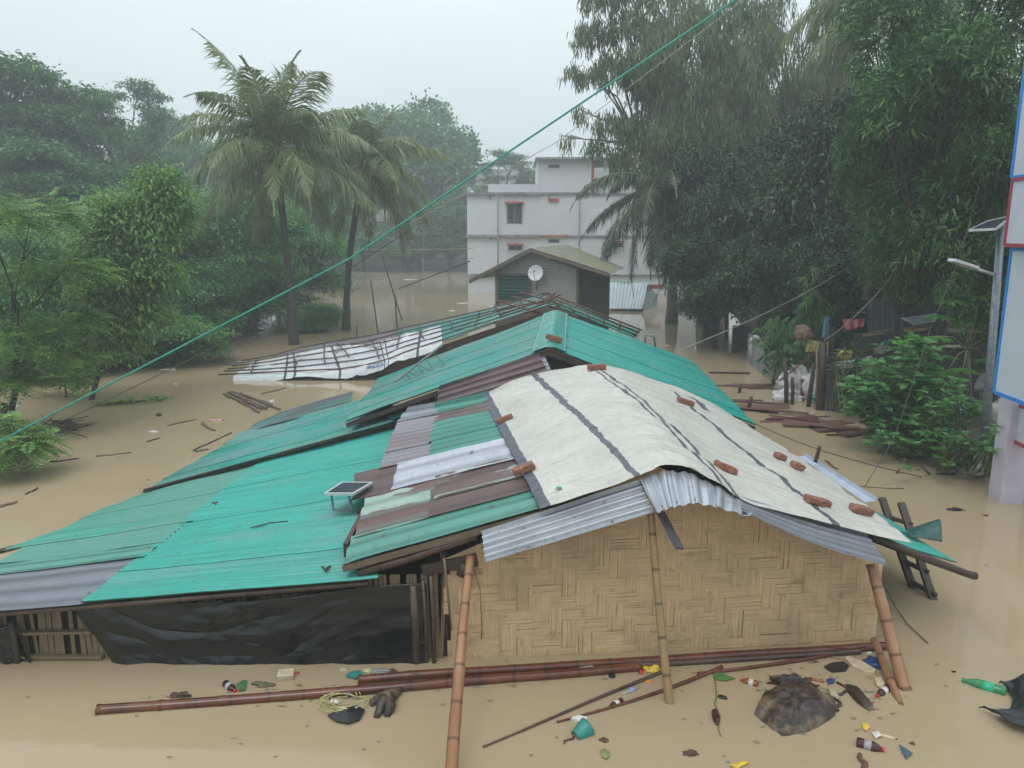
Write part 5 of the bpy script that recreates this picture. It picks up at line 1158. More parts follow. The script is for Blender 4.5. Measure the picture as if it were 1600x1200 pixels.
def img_tree(name, label, base, lst, per, ncl, cr, L, Wd, mat, r0, seed, shape='lance', style='ball', bark=None, droop=.4, fork=.4, cat='tree', twigs=3, flat=.8):
    g = np.random.default_rng(seed); o = empty(name, base); tag(o, label, cat); lb = []
    for (px, py, rpx) in lst:
        Yl = base.y+R.uniform(-.5, .5)*rpx/FPX*base.y; p = at(px, py, Y=Yl); r = rpx/FPX*base.y; lb.append((np.array(p), np.array([r, r, r*flat])))
    crown(g, lb, ncl, per, cr, L, Wd, mat, o, style, droop, shape); trunk(o, base, lb, r0, bark or M_bark, fork, seed, twigs=twigs); return o
img_tree('young_tree', 'young yellow green tree with thin leaning trunk standing in the flood', bt, [(180, 340, 34), (175, 400, 42), (200, 450, 45), (160, 470, 42), (215, 500, 42), (240, 430, 35), (185, 540, 36), (150, 400, 34), (230, 380, 36), (260, 340, 34), (250, 290, 30), (140, 520, 30)], 11, 2300, .17, .12, .06, L_yel, .07, 41, fork=.45)
bt_ = at(1120, 512, z=-.2)
img_tree('hanging_leaf_tree', 'airy tree whose drooping branches reach left over the white building', bt_, [(930, 50, 34), (965, 100, 36), (925, 115, 22), (985, 40, 36), (1010, 120, 36), (960, 190, 30), (935, 225, 22), (905, 170, 14), (895, 105, 15), (1000, 200, 34), (1030, 60, 36), (945, -10, 36), (1000, -30, 40), (885, 215, 11), (970, 250, 18)], 14, 560, .26, .3, .055, L_wil, .16, 77, style='hang', bark=M_barkl, fork=.75, twigs=7)
bt = at(104, 632, z=-.2)
img_tree('sapling', 'small sapling between the feathery tree and young tree', bt, [(95, 560, 28), (120, 590, 20), (75, 585, 20), (110, 530, 24)], 8, 160, .1, .2, .08, L_yel, .035, 43, cat='sapling')
bt = at(200, 640, z=-.02); mb = MB(); mb.tube([at(150, 632, z=.02), at(200, 628, z=.05), at(262, 622, z=.02)], [.02, .015, .006], 5)
FB = mb.build('floating_leafy_branch', M_bark); tag(FB, 'long leafy branch floating beside the young tree trunk', 'branch'); g = np.random.default_rng(5)
P = np.array([list(at(150+112*f, 632-10*f, z=.04)) for f in g.uniform(0, 1, 150)])+g.normal(size=(150, 3))*np.array([[.06, .12, .03]]); leaf_obj('leaves', P, rdir(g, 150)*np.array([[1, 1, .4]]), rdir(g, 150)+np.array([[0, 0, 1.5]]), .16, .07, L_yel, FB, 'oval')
b_ = at(98, 612, z=0)
# ---- right bank plants
def bamboo_clump(label, base, tips, seed, n_leaf=60):
    g = np.random.default_rng(seed); rr = random.Random(seed); o = empty('bamboo_plant', base); tag(o, label, 'bamboo'); P = []; D = []; mb = MB()
    for (px, py, dy) in tips:
        t = at(px, py, Y=base.y+dy); b = Vector(base)+Vector((rr.uniform(-.2, .2), rr.uniform(-.2, .2), 0)); md = b.lerp(t, .55)+Vector((0, 0, .25)); pts = []
        for i in range(9):
            f = i/8; pts.append(b*(1-f)**2+md*2*f*(1-f)+t*f*f)
        mb.tube(pts, [.03*(1-.75*i/8) for i in range(9)], 6)
        for k in range(n_leaf):
            f = rr.uniform(.3, 1); i = min(int(f*8), 7); p = pts[i].lerp(pts[i+1], f*8-i); P0 = np.array(p)+g.normal(size=3)*.16
            a = rr.uniform(0, 6.28)
            for j in range(6):
                aa = a+(j-2.5)*.42; P.append(P0); D.append([math.cos(aa)*.8, math.sin(aa)*.5, -.35-.25*rr.random()])
    P = np.array(P); D = np.array(D); leaf_obj('leaves', P, D, np.array([[0, -.3, 1.0]])+rdir(g, len(P))*.4, .26*g.uniform(.7, 1.2, len(P)), .038, L_bambo, o, 'lance', .25); mb.build('culms', M_bambg, o); return o
M_bambg = plain('green_bamboo_stem', (.10, .13, .045), .4, .3, 6)
bb = at(1215, 602, z=.1); bamboo_clump('bamboo plant with drooping leaves behind the grey tin fence', bb, [(1215, 495, 0), (1200, 520, .3), (1235, 540, -.3), (1225, 500, .5)], 51, 34)
bb = at(1250, 560, Y=22.5); bb.z = .3; bamboo_clump('tall bamboo plant above the yellow cloth', bb, [(1270, 430, 0), (1300, 440, .4), (1260, 470, -.3), (1245, 500, .2), (1290, 480, 0)], 52, 44)
bb = at(1330, 545, Y=23.5); bb.z = .3; bamboo_clump('bamboo plant just above the pink cloth', bb, [(1325, 438, 0), (1340, 445, .4), (1310, 455, -.3)], 53, 30)
def whorl_bush(label, base, tips, seed, L=.25, Wd=.125, nw=7, name='broadleaf_bush', mat=None, layers=2, cat='bush'):
    g = np.random.default_rng(seed); rr = random.Random(seed); o = empty(name, base); tag(o, label, cat); P = []; D = []; mb = MB()
    for (px, py) in tips:
        t = at(px, py, Y=base.y+rr.uniform(-.8, .8)); b = Vector(base)+Vector((rr.uniform(-.4, .4), rr.uniform(-.3, .3), 0)); md = b.lerp(t, .5)+Vector((0, 0, rr.uniform(.1, .4))); pts = [b, b.lerp(md, .5), md, md.lerp(t, .5), t]
        mb.tube(pts, [.022, .018, .014, .01, .006], 5)
        dr = (t-md).normalized()
        for ly in range(layers):
            a = rr.uniform(0, 6.28); q = t-dr*.11*ly
            for j in range(nw):
                aa = a+j*6.283/nw; P.append(list(q)); D.append([math.cos(aa), math.sin(aa), rr.uniform(.0, .55)-.35*ly])
    P = np.array(P); D = np.array(D); leaf_obj('leaves', P, D, np.array([[0, -.2, 1.0]])+rdir(g, len(P))*.35, L*g.uniform(.5, 1.25, len(P)), Wd*g.uniform(.6, 1.1, len(P)), mat or L_broad, o, 'oval', .12); mb.build('stems', M_bambg, o); return o
def spray(cx, cy, rx, ry, n, seed):
    r = random.Random(seed); out = []
    while len(out) < n:
        a, b = r.uniform(-1, 1), r.uniform(-1, 1)
        if a*a+b*b < 1: out.append((cx+a*rx, cy+b*ry))
    return out
bb = at(1400, 684, z=.2); whorl_bush('large broadleaf bush at the edge of the flood left of the lamp post', bb, spray(1395, 620, 72, 62, 120, 1)+spray(1425, 560, 40, 35, 34, 2)+[(1421, 527), (1438, 548), (1355, 570), (1345, 600), (1340, 630), (1462, 548), (1475, 600)], 61)
bb = at(1480, 700, z=.2); whorl_bush('broadleaf bush between the large bush and lamp post', bb, spray(1480, 640, 55, 50, 60, 3)+spray(1450, 680, 40, 25, 30, 8), 62, L=.17, Wd=.07)
bb = at(1500, 735, z=.1); whorl_bush('low leafy creeper at the lamp post foot', bb, spray(1500, 705, 38, 28, 46, 4), 63, L=.13, Wd=.06, name='creeper_plant', mat=L_lance, cat='plant')
bb = at(1560, 740, z=.2); whorl_bush('leafy plant between the lamp post and signboard column', bb, spray(1558, 695, 22, 38, 30, 5), 64, L=.14, Wd=.07, name='creeper_plant', cat='plant')
bb = at(1410, 712, z=.0); whorl_bush('small low plant at the water edge under the large bush', bb, spray(1440, 705, 40, 12, 18, 6)+spray(1385, 688, 40, 14, 20, 12), 65, L=.12, Wd=.05, name='creeper_plant', cat='plant')
for px, py, lb in ((1408, 705, 'green leaf sprig floating below the large bush, left one'), (1415, 735, 'green leaf sprig floating below the large bush, lower one')):
    bb = at(px, py, z=.0); whorl_bush(lb, bb, [(px, py-3), (px+9, py)], 66+px, L=.16, Wd=.07, name='floating_sprig', layers=1, cat='sprig')
bb = at(1300, 650, z=.1); whorl_bush('shadowed bush under the tin roof behind the large bush', at(1330, 640, Y=17.5), spray(1345, 570, 50, 40, 30, 9), 67, L=.16, Wd=.07, mat=L_dark)
# papaya
bb = at(1517, 640, Y=16.5); bb.z = .3; PA = thing('papaya_tree', bb, 'papaya tree with radiating leaf stalks left of the lamp post', 'papaya tree')
tp = at(1512, 545, Y=16.5); mb = MB(); mb.tube([bb, bb.lerp(tp, .5), tp], [.07, .06, .05], 8); mb.build('trunk', M_barkl, PA)
P = []; D = []; mb = MB(); rr = random.Random(4)
for k, (px, py) in enumerate(((1490, 468), (1535, 462), (1470, 492), (1550, 490), (1462, 525), (1555, 530), (1478, 555), (1510, 452), (1540, 560), (1505, 575), (1480, 580), (1520, 500), (1530, 470))):
    e = at(px, py, Y=16.5+rr.uniform(-.6, .6)); md = tp.lerp(e, .5)+Vector((0, 0, .12)); mb.tube([tp, md, e], [.013, .011, .008], 5)
    for j in range(8):
        aa = j*6.283/8+k; d0 = Vector((math.cos(aa), math.sin(aa), -.2)); 
        for q in (0, 1, 2): P.append(list(e+d0*.07*q)); a2 = aa+(q-1)*.5; D.append([math.cos(a2), math.sin(a2), -.28])
g = np.random.default_rng(3); P = np.array(P); D = np.array(D); leaf_obj('leaves', P, D, np.array([[0, -.3, 1.0]])+rdir(g, len(P))*.2, .26, .08, leaf_mat('papaya_leaves', [(.05, .17, .03), (.08, .22, .04), (.13, .28, .06)]), PA, 'lance', .1); mb.build('leaf_stalks', plain('pale_stalk', (.3, .32, .15), .5), PA)
# ------------------------------------------------------------ floating litter and driftwood
def W0(px, py, z=.0): return at(px, py, z=z)
def colmat(col, rough=.45, **k):
    key = 'c_%d_%d_%d_%d' % (*(int(c*255) for c in col), int(rough*100))
    m = bpy.data.materials.get(key)
    return m or plain(key, col, rough, .3, 9, **k)
def bottle(a, b, r, label, body, cap, band=None, cat='bottle', neck=.35, fill=None):
    p0, p1 = W0(*a, r*.25), W0(*b, r*.35); d = p1-p0; L = d.length; d.normalize()
    o = empty('bottle', p0); tag(o, label, cat); mb = MB()
    prof = [(0, r*.6), (.004, r*.92), (.03*L, r), (.25*L, r*.97), (.3*L, r), (L*(1-neck), r*.97), (L*(1-neck*.55), r*.62), (L*(1-neck*.3), r*.36), (L*.93, r*.33)]
    mb.lathe(p0, d, prof, 16); mb.build('body', body, o)
    mb = MB(); mb.lathe(p0+d*L*.91, d, [(0, r*.44), (L*.09, r*.44), (L*.092, r*.3)], 12); mb.build('cap', cap, o)
    if band: mb = MB(); mb.lathe(p0+d*L*.28, d, [(0, r*1.015), (L*.26, r*1.015)], 16); mb.build('label_band', band, o)
    return o
def clear(name, col, rough=.08, tr=.6): 
    m = NT(name); return m.fin(col, rough, None, .5, 0, Transmission__Weight=tr)
G_green = clear('green_bottle_plastic', (.05, .42, .16)); G_clear = clear('clear_bottle_plastic', (.6, .6, .55)); G_amber = clear('amber_bottle_plastic', (.3, .1, .02), tr=.3); G_cola = clear('dark_cola_plastic', (.05, .015, .01), tr=.2)
C_red = colmat((.5, .02, .02), .35); C_white = colmat((.62, .6, .55), .5); C_black = colmat((.012, .012, .014), .35); C_yel = colmat((.6, .42, .05), .5); C_cream = colmat((.5, .42, .28), .6); C_teal = colmat((.02, .2, .18), .4); C_blue = colmat((.02, .05, .18), .4); C_brown = colmat((.08, .045, .025), .6)
def blob(name, label, cat, px, py, w, h, hz, mt, seed=0, rough=.25, ang=0, n=18, sink=.35, grp=None, ang3=0):
    """lumpy floating piece; w, h in metres on the water, hz its height"""
    mb = MB(); mb.smooth = True; c = W0(px, py); ca, sa = math.cos(math.radians(ang)), math.sin(math.radians(ang))
    def fn(a, b):
        th = a*2*math.pi; ph = (b-.5)*math.pi*.999
        x, y, z = math.cos(th)*math.cos(ph), math.sin(th)*math.cos(ph), math.sin(ph)
        k = 1+rough*(nz3(x*1.6+seed*3.1, y*1.6, z*1.6+seed)+.5*nz3(x*4+seed, y*4, z*4))
        X, Y_, Z = x*w/2*k, y*h/2*k, z*hz*k
        return c+Vector((X*ca-Y_*sa, X*sa+Y_*ca, Z+hz*(1-sink)-hz*.55))
    mb.grid(fn, n*2, n, uvfn=lambda a, b: (a, b)); o = mb.build(name, mt); return tag(o, label, cat, grp)
def flat(name, label, cat, pts, th, mt, z=.012, grp=None, curl=.01, seed=0):
    mb = MB(); P = [W0(*p, z)+Vector((0, 0, curl*nz3(i*1.7, seed))) for i, p in enumerate(pts)]; c = sum(P, Vector())/len(P)
    ic = mb.vert(c+Vector((0, 0, curl))); ids = [mb.vert(p) for p in P]
    for i in range(len(ids)): mb.face((ic, ids[i], ids[(i+1) % len(ids)]))
    o = mb.build(name, mt); solid(o, th); return tag(o, label, cat, grp)
def stick(label, a, b, r0, r1, mt, name='stick', z=.01, bend=.02, grp=None, seg=7):
    p0, p1 = W0(*a, z), W0(*b, z); mb = MB(); n = 10; s = (p1-p0).cross(Vector((0, 0, 1))).normalized()
    mb.tube([p0.lerp(p1, i/n)+s*bend*nz3(i*.5, a[0]*.13, b[1]*.1)*2+Vector((0, 0, .01*nz3(i*.6, a[1]*.3))) for i in range(n+1)], [(r0+(r1-r0)*i/n)*(1+.15*nz3(i*2, a[0])) for i in range(n+1)], seg)
    return tag(mb.build(name, mt), label, 'stick', grp)
# big dark lump
def lump_mat():
    m = NT('rotten_dark_hide'); g = m.obj(); n = m.noise(g, 9, 6, .7); b = m.noise(g, 3.4, 5, .65)
    c = m.ramp(n, [(.3, (.012, .008, .006)), (.55, (.04, .026, .018)), (.75, (.12, .075, .045))]); c = m.mix(m.ramp(b, [(.5, 0.0), (.62, .8)]), c, (.2, .14, .085)); c = m.mix(m.ramp(m.noise(g, 5.1, 4), [(.55, 0.0), (.7, .6)]), c, (.07, .06, .09))
    return m.fin(c, .3, m.bump(n, .9, .03), .5)
M_lump = lump_mat()
c0 = W0(1245, 1110); mb = MB(); mb.smooth = True
out = [(1176, 1117), (1183, 1098), (1192, 1084), (1215, 1070), (1240, 1066), (1275, 1076), (1300, 1092), (1312, 1105), (1306, 1120), (1285, 1135), (1255, 1148), (1222, 1152), (1205, 1140), (1188, 1128)]
OP = [W0(*p) for p in out]
def lf(a, b):
    k = a*len(OP); i = int(k) % len(OP); f = k-int(k); e = OP[i].lerp(OP[(i+1) % len(OP)], f); p = e.lerp(c0, 1-(1-b)**.5) if False else e.lerp(c0, b)
    return p + Vector((0, 0, -.04+.20*math.sqrt(max(0, 1-(1-b)**2))+.03*nz3(p.x*7, p.y*7)+.018*nz3(p.x*19, p.y*19)-.02*math.exp(-((p.x-c0.x-.1*(p.y-c0.y)*4)/.03)**2)))
mb.grid(lf, 84, 20); tag(mb.build('waterlogged_lump', M_lump), 'big dark rounded rotten lump floating right of centre in front', 'lump')
blob('rotten_piece', 'dark ragged piece sticking up behind the big rotten lump', 'rotten wood', 1240, 1070, .38, .12, .09, M_lump, 7, .8, -8)
bottle((1338, 1160), (1382, 1172), .048, 'largest dark cola bottle with red cap near the bottom edge', G_cola, C_red, colmat((.3, .27, .27), .3))
bottle((1185, 1070), (1157, 1062), .036, 'amber bottle with white label left of the big rotten lump', G_amber, C_red, C_white)
bottle((1117, 1112), (1121, 1132), .035, 'small dark red bottle below the green leaf', G_cola, C_brown)
bottle((1388, 1074), (1370, 1088), .036, 'small dark bottle with red cap between log and corner poles', G_cola, C_red, C_white)
bottle((1288, 1066), (1256, 1058), .016, 'thin amber bottle neck behind the big rotten lump', G_amber, C_red)
bottle((905, 1048), (934, 1042), .034, 'crushed clear bottle touching the floating bamboo', G_clear, C_white)
bottle((996, 1074), (974, 1084), .026, 'small clear bottle between the two diagonal sticks', G_clear, C_white, colmat((.3, .32, .55), .4))
bottle((972, 1094), (950, 1106), .028, 'small dark cola bottle with red cap lying on the reddish stick', G_cola, C_red, C_white)
bottle((352, 1068), (368, 1080), .038, 'dark bottle with red cap behind the left floating bamboo', G_cola, C_red, colmat((.35, .35, .4), .4))
bottle((1572, 1082), (1503, 1062), .052, 'green plastic bottle floating at the right edge', G_green, G_green, colmat((.02, .4, .2), .3))
bottle((1372, 1148), (1402, 1155), .015, 'thin yellow tube with black end beside the largest cola bottle', C_cream, C_black, cat='tube')
blob('log', 'short dark log floating left of the corner poles', 'log', 1342, 1090, .13, .42, .05, M_lump, 3, .25, 6)
flat('shoe_sole', 'black shoe sole floating behind the big rotten lump', 'shoe sole', [(1288, 1042), (1300, 1036), (1318, 1035), (1327, 1041), (1322, 1048), (1300, 1050)], .02, C_black)
flat('foam_strip', 'long cream foam sole beside the black shoe sole', 'foam', [(1320, 1028), (1327, 1026), (1345, 1034), (1368, 1047), (1366, 1053), (1350, 1050), (1330, 1040)], .025, C_cream)
blob('plastic_bag', 'dark blue plastic bag caught behind the corner poles', 'plastic bag', 1366, 1038, .17, .2, .05, C_blue, 4, .5)
flat('scrap', 'cream torn scrap just above the small dark bottle', 'scrap', [(1366, 1058), (1376, 1057), (1382, 1068), (1378, 1076), (1370, 1072)], .012, C_cream)
flat('scrap', 'pale torn scrap beside the upper right of the big rotten lump', 'scrap', [(1295, 1076), (1303, 1078), (1312, 1090), (1308, 1093), (1298, 1086)], .01, C_cream)
stick('curved dark bark strip between rotten lump and short log', (1318, 1068), (1314, 1112), .012, .018, M_wood, bend=.06)
flat('sticker', 'small round blue disc beside the amber bottle neck', 'disc', [(1291, 1062), (1298, 1059), (1305, 1062), (1302, 1068), (1294, 1068)], .01, C_blue)
flat('plastic_bag', 'small blue grey torn bag near the bottom right', 'plastic bag', [(1405, 1163), (1414, 1168), (1426, 1178), (1420, 1182), (1416, 1186), (1409, 1174)], .006, colmat((.05, .1, .13), .35))
stick('short reddish stick at the bottom edge', (1341, 1178), (1354, 1206), .02, .028, M_drift)
flat('leaf', 'yellow brown leaf above the largest cola bottle', 'leaf', [(1347, 1130), (1354, 1128), (1360, 1136), (1354, 1142), (1348, 1138)], .004, C_yel)
flat('scrap', 'small white scrap touching the largest cola bottle', 'scrap', [(1362, 1145), (1372, 1142), (1377, 1150), (1368, 1154)], .01, C_white)
flat('green_leaf', 'fresh green leaf left of the amber bottle', 'leaf', [(1114, 1047), (1124, 1048), (1136, 1056), (1149, 1060), (1134, 1064), (1120, 1062)], .004, L_broad)
stick('thin green stem below the fresh green leaf', (1116, 1056), (1127, 1150), .005, .004, M_bambg)
blob('seed_pod', 'small black seed pod beside the thin green stem', 'seed pod', 1129, 1090, .09, .06, .02, C_black, 2, .2, -30)
blob('litter', 'small brown litter clump at the bottom edge centre right', 'litter', 1080, 1178, .12, .07, .02, C_brown, 5, .7)
flat('straw', 'yellow straw scraps at the bottom edge', 'straw', [(1140, 1195), (1165, 1188), (1170, 1192), (1150, 1202)], .01, C_yel)
blob('foam_piece', 'white foam piece just above the teal cup', 'foam', 905, 1124, .15, .08, .03, C_white, 8, .3, 10)
mb = MB(); mb.smooth = True; cc = W0(908, 1144, .02); ax = Vector((.75, .55, .25)).normalized(); ex = ax.orthogonal().normalized(); ey = ax.cross(ex)
mb.grid(lambda a, b: cc-ax*.07+ax*.15*b+(ex*math.cos(a*6.283)+ey*math.sin(a*6.283))*(.05+.035*b), 20, 6); o = mb.build('cup', C_teal); solid(o, .006); tag(o, 'teal plastic cup tipped over on the water', 'cup')
stick('thin twig left of the teal cup', (880, 1160), (898, 1152), .006, .01, M_wood); blob('dead_leaf', 'dark dead leaf right of the teal cup', 'leaf', 944, 1157, .07, .07, .012, C_brown, 4, .6)
flat('green_leaf', 'sunken yellow green leaf below the teal cup', 'leaf', [(938, 1172), (946, 1168), (953, 1180), (948, 1186), (940, 1182)], .004, colmat((.2, .24, .08), .5))
blob('dead_insect', 'small dark insect shaped scrap left of the clear bottles', 'litter', 956, 1055, .06, .12, .015, C_black, 6, .6)
blob('crumpled_wrapper', 'crumpled yellow wrapper beside the middle leaning pole', 'wrapper', 1019, 1048, .17, .11, .04, C_yel, 9, .6); blob('can', 'small red can beside the crumpled yellow wrapper', 'can', 1001, 1050, .05, .1, .03, C_red, 1, .1)
blob('orange_peel', 'small orange peel below the crumpled yellow wrapper', 'peel', 1014, 1065, .08, .04, .015, colmat((.6, .22, .02), .5), 2, .5)
# straw and rubbish clump
RC = thing('rubbish_clump', W0(540, 1105), 'tangled clump of yellow straps and black plastic left of centre', 'rubbish'); rr = random.Random(9)
flatp = [(512, 1118), (530, 1108), (555, 1104), (570, 1110), (562, 1124), (545, 1131), (525, 1127)]
o = flat('plastic_film', None, None, flatp, .015, C_black, .02, curl=.03); o.parent = RC; o.location = -RC.location
for k in range(11):
    mb = MB(); cx, cy = W0(538, 1098).xy; a0 = rr.uniform(0, 6.3); r1, r2 = rr.uniform(.10, .24), rr.uniform(.07, .17); ox, oy = rr.uniform(-.06, .06), rr.uniform(-.06, .06)
    mb.tube([(cx+ox+math.cos(a0+j*.35)*r1, cy+oy+math.sin(a0+j*.35)*r2, .02+.03*abs(math.sin(j*.5+k))) for j in range(12)], .0045, 5); mb.build('strap', colmat((.42, .40, .16), .5), RC)
for px, py, w, mt in ((523, 1100, .09, C_white), (545, 1088, .07, C_blue), (548, 1118, .07, C_yel), (557, 1112, .03, C_white), (535, 1112, .1, C_cream)):
    o = blob('scrap', None, None, px, py, w, w*.6, .025, mt, px, .4); o.location = Vector((0, 0, .02))-RC.location; o.parent = RC
for o in RC.children: 
    for k in ('label', 'category'):
        if k in o.keys(): del o[k]
ST = thing('tree_stump', W0(600, 1100), 'dark three pronged stump floating left of the pale leaning pole', 'stump')
mb = MB(); t0 = W0(606, 1090, .05); mb.tube([W0(630, 1074, .03), W0(618, 1082, .04), t0, W0(600, 1096, .05)], [.02, .045, .075, .085], 10); mb.tube([t0, W0(597, 1100, .05), W0(588, 1122, .0)], [.07, .05, .03], 9); mb.tube([t0, W0(610, 1104, .05), W0(604, 1120, .0)], [.07, .05, .03], 9); mb.tube([t0, W0(594, 1090, .05), W0(581, 1098, .02), W0(582, 1106, -.02)], [.07, .05, .035, .02], 9)
o = mb.build('stump_body', M_lump); lab = ST['label']; bpy.data.objects.remove(ST); o.name = 'tree_stump'; tag(o, lab, 'stump')
mb = MB(); bx = W0(447, 1060, .0); mb.box(bx+Vector((0, 0, .03)), (.15, .1, .08), Matrix.Rotation(.15, 3, 'Z') @ Matrix.Rotation(.2, 3, 'X')); tag(mb.build('carton', C_cream), 'small white carton behind the left floating bamboo', 'carton')
flat('green_leaf', 'dull green leaf beside the bottle on the left', 'leaf', [(368, 1070), (380, 1062), (386, 1064), (384, 1078), (374, 1080)], .004, colmat((.06, .14, .05), .4))
blob('red_bit', 'tiny red scrap right of the small white carton', 'scrap', 464, 1052, .05, .03, .015, C_red, 3, .4)
blob('weed_clump', 'brown weed clump on the left floating bamboo', 'weed', 283, 1088, .16, .07, .03, C_brown, 6, .8); blob('weed_clump', 'brown weed clump left of the small white carton', 'weed', 412, 1070, .2, .07, .02, colmat((.12, .1, .05), .8), 8, .8)
flat('cloth_scrap', 'dark green cloth behind the floating bamboo at the black plastic', 'cloth', [(541, 1056), (548, 1050), (562, 1049), (568, 1056), (555, 1060)], .02, C_teal, .02); blob('scrap', 'pale yellow scrap right of the dark green cloth', 'scrap', 574, 1050, .1, .05, .03, colmat((.5, .45, .2), .5), 3, .4); blob('scrap', 'pale scrap left of the dark green cloth', 'scrap', 538, 1047, .08, .04, .02, C_cream, 5, .4); blob('clear_bag', 'grey clear bag right of the pale yellow scrap', 'plastic bag', 596, 1050, .22, .07, .03, colmat((.25, .27, .25), .15), 6, .5); blob('dead_leaf', 'curled brown leaf at the end of the clear bag', 'leaf', 613, 1050, .1, .06, .03, C_brown, 7, .6)
o = blob('tube', 'white and blue tube lying on the floating bamboo by the right corner', 'tube', 1314, 1012, .16, .035, .02, C_white, 3, .15); blob('scrap', 'small white stub on the floating bamboo near the corner poles', 'scrap', 1358, 1021, .07, .03, .02, C_white, 3, .1)
# black cloth at the right edge
mb = MB(); mb.smooth = True
bp = [[(1528, 1108), (1555, 1116), (1575, 1112), (1582, 1095), (1572, 1076), (1560, 1070)], [(1540, 1110), (1560, 1122), (1590, 1122), (1600, 1100), (1592, 1074), (1570, 1068)], [(1550, 1112), (1580, 1140), (1640, 1150), (1660, 1100), (1640, 1050), (1600, 1062)]]
def bc(a, b):
    r = []
    for row in bp: r.append(polyl([W0(*p, .02) for p in row], a))
    p = r[0].lerp(r[1], min(1, b*2)) if b < .5 else r[1].lerp(r[2], b*2-1)
    return p+Vector((0, 0, .02+.10*math.sin(b*2.2)*math.sin(a*3.14)+.03*nz3(a*6, b*5)))
mb.grid(bc, 40, 20); o = mb.build('black_cloth', C_black); solid(o, .006); tag(o, 'black plastic sheet floating at the right edge with pointed corner', 'plastic sheet')
mb = MB(); mb.tube([W0(1562, 1104, .06), W0(1640, 1146, .14)], .009, 6); tag(mb.build('white_rod', C_white), 'thin white rod lying on the black plastic at the right edge', 'rod')
# left water
ORD = ['first', 'second', 'third', 'fourth', 'fifth', 'sixth', 'seventh', 'eighth', 'ninth', 'tenth', 'eleventh', 'twelfth', 'thirteenth', 'fourteenth', 'fifteenth', 'sixteenth']
def ordlab(objs, key, fmt):
    for n_, o_ in enumerate(sorted(objs, key=key)): o_['label'] = fmt % ORD[n_]
cx_ = lambda o_: sum(v.co.x/max(v.co.y, 1) for v in o_.data.vertices)/len(o_.data.vertices)
cy_ = lambda o_: sum(v.co.y for v in o_.data.vertices)/len(o_.data.vertices)
BN = []; rr = random.Random(21)
for k in range(11):
    f = k/10; a = (352+rr.uniform(-6, 14)+f*14, 612+rr.uniform(-1, 6)+f*2); b = (a[0]+rr.uniform(44, 62), a[1]+rr.uniform(16, 26))
    BN.append(stick('soaked grey stick in the floating bundle left of the skirt roof', a, b, .03, .025, M_wood2 if k % 3 else M_wood, 'driftwood', z=.01+.03*(k % 3), bend=.02, grp='sticks in the floating bundle'))
ordlab(BN, cy_, '%s nearest stick in the floating bundle left of the skirt roof')
stick('single stick floating just right of the stick bundle', (408, 616), (447, 606), .025, .02, M_wood2)
for k, (a, b, r, lb) in enumerate((((302, 704), (362, 676), .022, 'long brown stick floating at the skirt roof edge'), ((316, 662), (334, 673), .04, 'short broken plank below the pink litter'), ((40, 772), (60, 762), .02, 'short stick at the lower left water'), ((0, 792), (28, 784), .03, 'dark branch at the left edge of the water'), ((78, 722), (124, 716), .02, 'pale floating stick in the left water'), ((150, 713), (205, 707), .02, 'pale straight stick in the middle of the left water'), ((262, 665), (306, 655), .02, 'grey flotsam line in the left water'), ((306, 706), (325, 702), .03, 'short stub beside the skirt roof corner'), ((230, 690), (250, 684), .02, 'small floating stick left of the skirt roof'))):
    stick(lb, a, b, r, r*.7, [M_bamdark, M_wood2][k % 2])
BP = MB(); rr = random.Random(4)
for k in range(70):
    a = (rr.uniform(68, 118), rr.uniform(658, 676)); p0 = W0(*a, rr.uniform(0, .25)*math.exp(-((a[0]-92)/20)**2)); th = rr.uniform(0, 6.3); l = rr.uniform(.2, .6); BP.tube([p0, p0+Vector((math.cos(th)*l, math.sin(th)*l, rr.uniform(-.12, .12)))], rr.uniform(.006, .015), 4)
tag(BP.build('brush_pile', M_wood), 'tangled dark brush pile floating at the left under the young tree', 'brush pile')
blob('coconut', 'small dark round coconut floating alone in the left water', 'coconut', 248, 650, .12, .12, .07, M_wood, 3, .15)
for k, (px, py, w, mt, lb) in enumerate(((340, 657, .35, colmat((.5, .3, .3), .5), 'pinkish litter strip above the short broken plank'), (330, 656, .08, colmat((.6, .25, .1), .5), 'tiny orange scrap beside the pinkish litter'), (245, 611, .2, colmat((.5, .35, .25), .5), 'orange and white scrap near the young tree branch'), (262, 578, .45, C_white, 'white plastic scrap floating behind the leafy branch'), (235, 557, .7, C_white, 'white sheet scrap at the thicket edge'), (358, 570, .5, colmat((.1, .13, .13), .4), 'dark flat scrap left of the low white flap'), (388, 566, .7, colmat((.4, .45, .42), .3), 'grey green bag left of the lattice roof end'), (240, 675, .2, C_white, 'white scrap in the middle of the left water'), (275, 601, .12, C_white, 'tiny white scrap below the thicket'), (425, 627, .15, C_white, 'small white cup beside the stick bundle'), (20, 634, .4, colmat((.4, .42, .45), .4), 'grey litter near the bare stump'), (640, 437, 1.2, C_white, 'white foam scraps on the far open water'), (723, 474, .7, C_white, 'white bag on the water left of the matting house'), (705, 486, .4, C_white, 'small white scrap below the white bag'), (550, 443, .7, C_cream, 'pale scrap on the water between the palm trunks'), (770, 478, 1.0, colmat((.4, .55, .5), .4), 'pale teal scrap beside the matting house wall'), (1040, 540, .4, C_cream, 'pale scrap on the channel right of the green roof'))):
    blob('floating_scrap', lb, 'scrap', px, py, w, w*.45, .03, mt, k, .6)
rr = random.Random(77)
SP = MB()
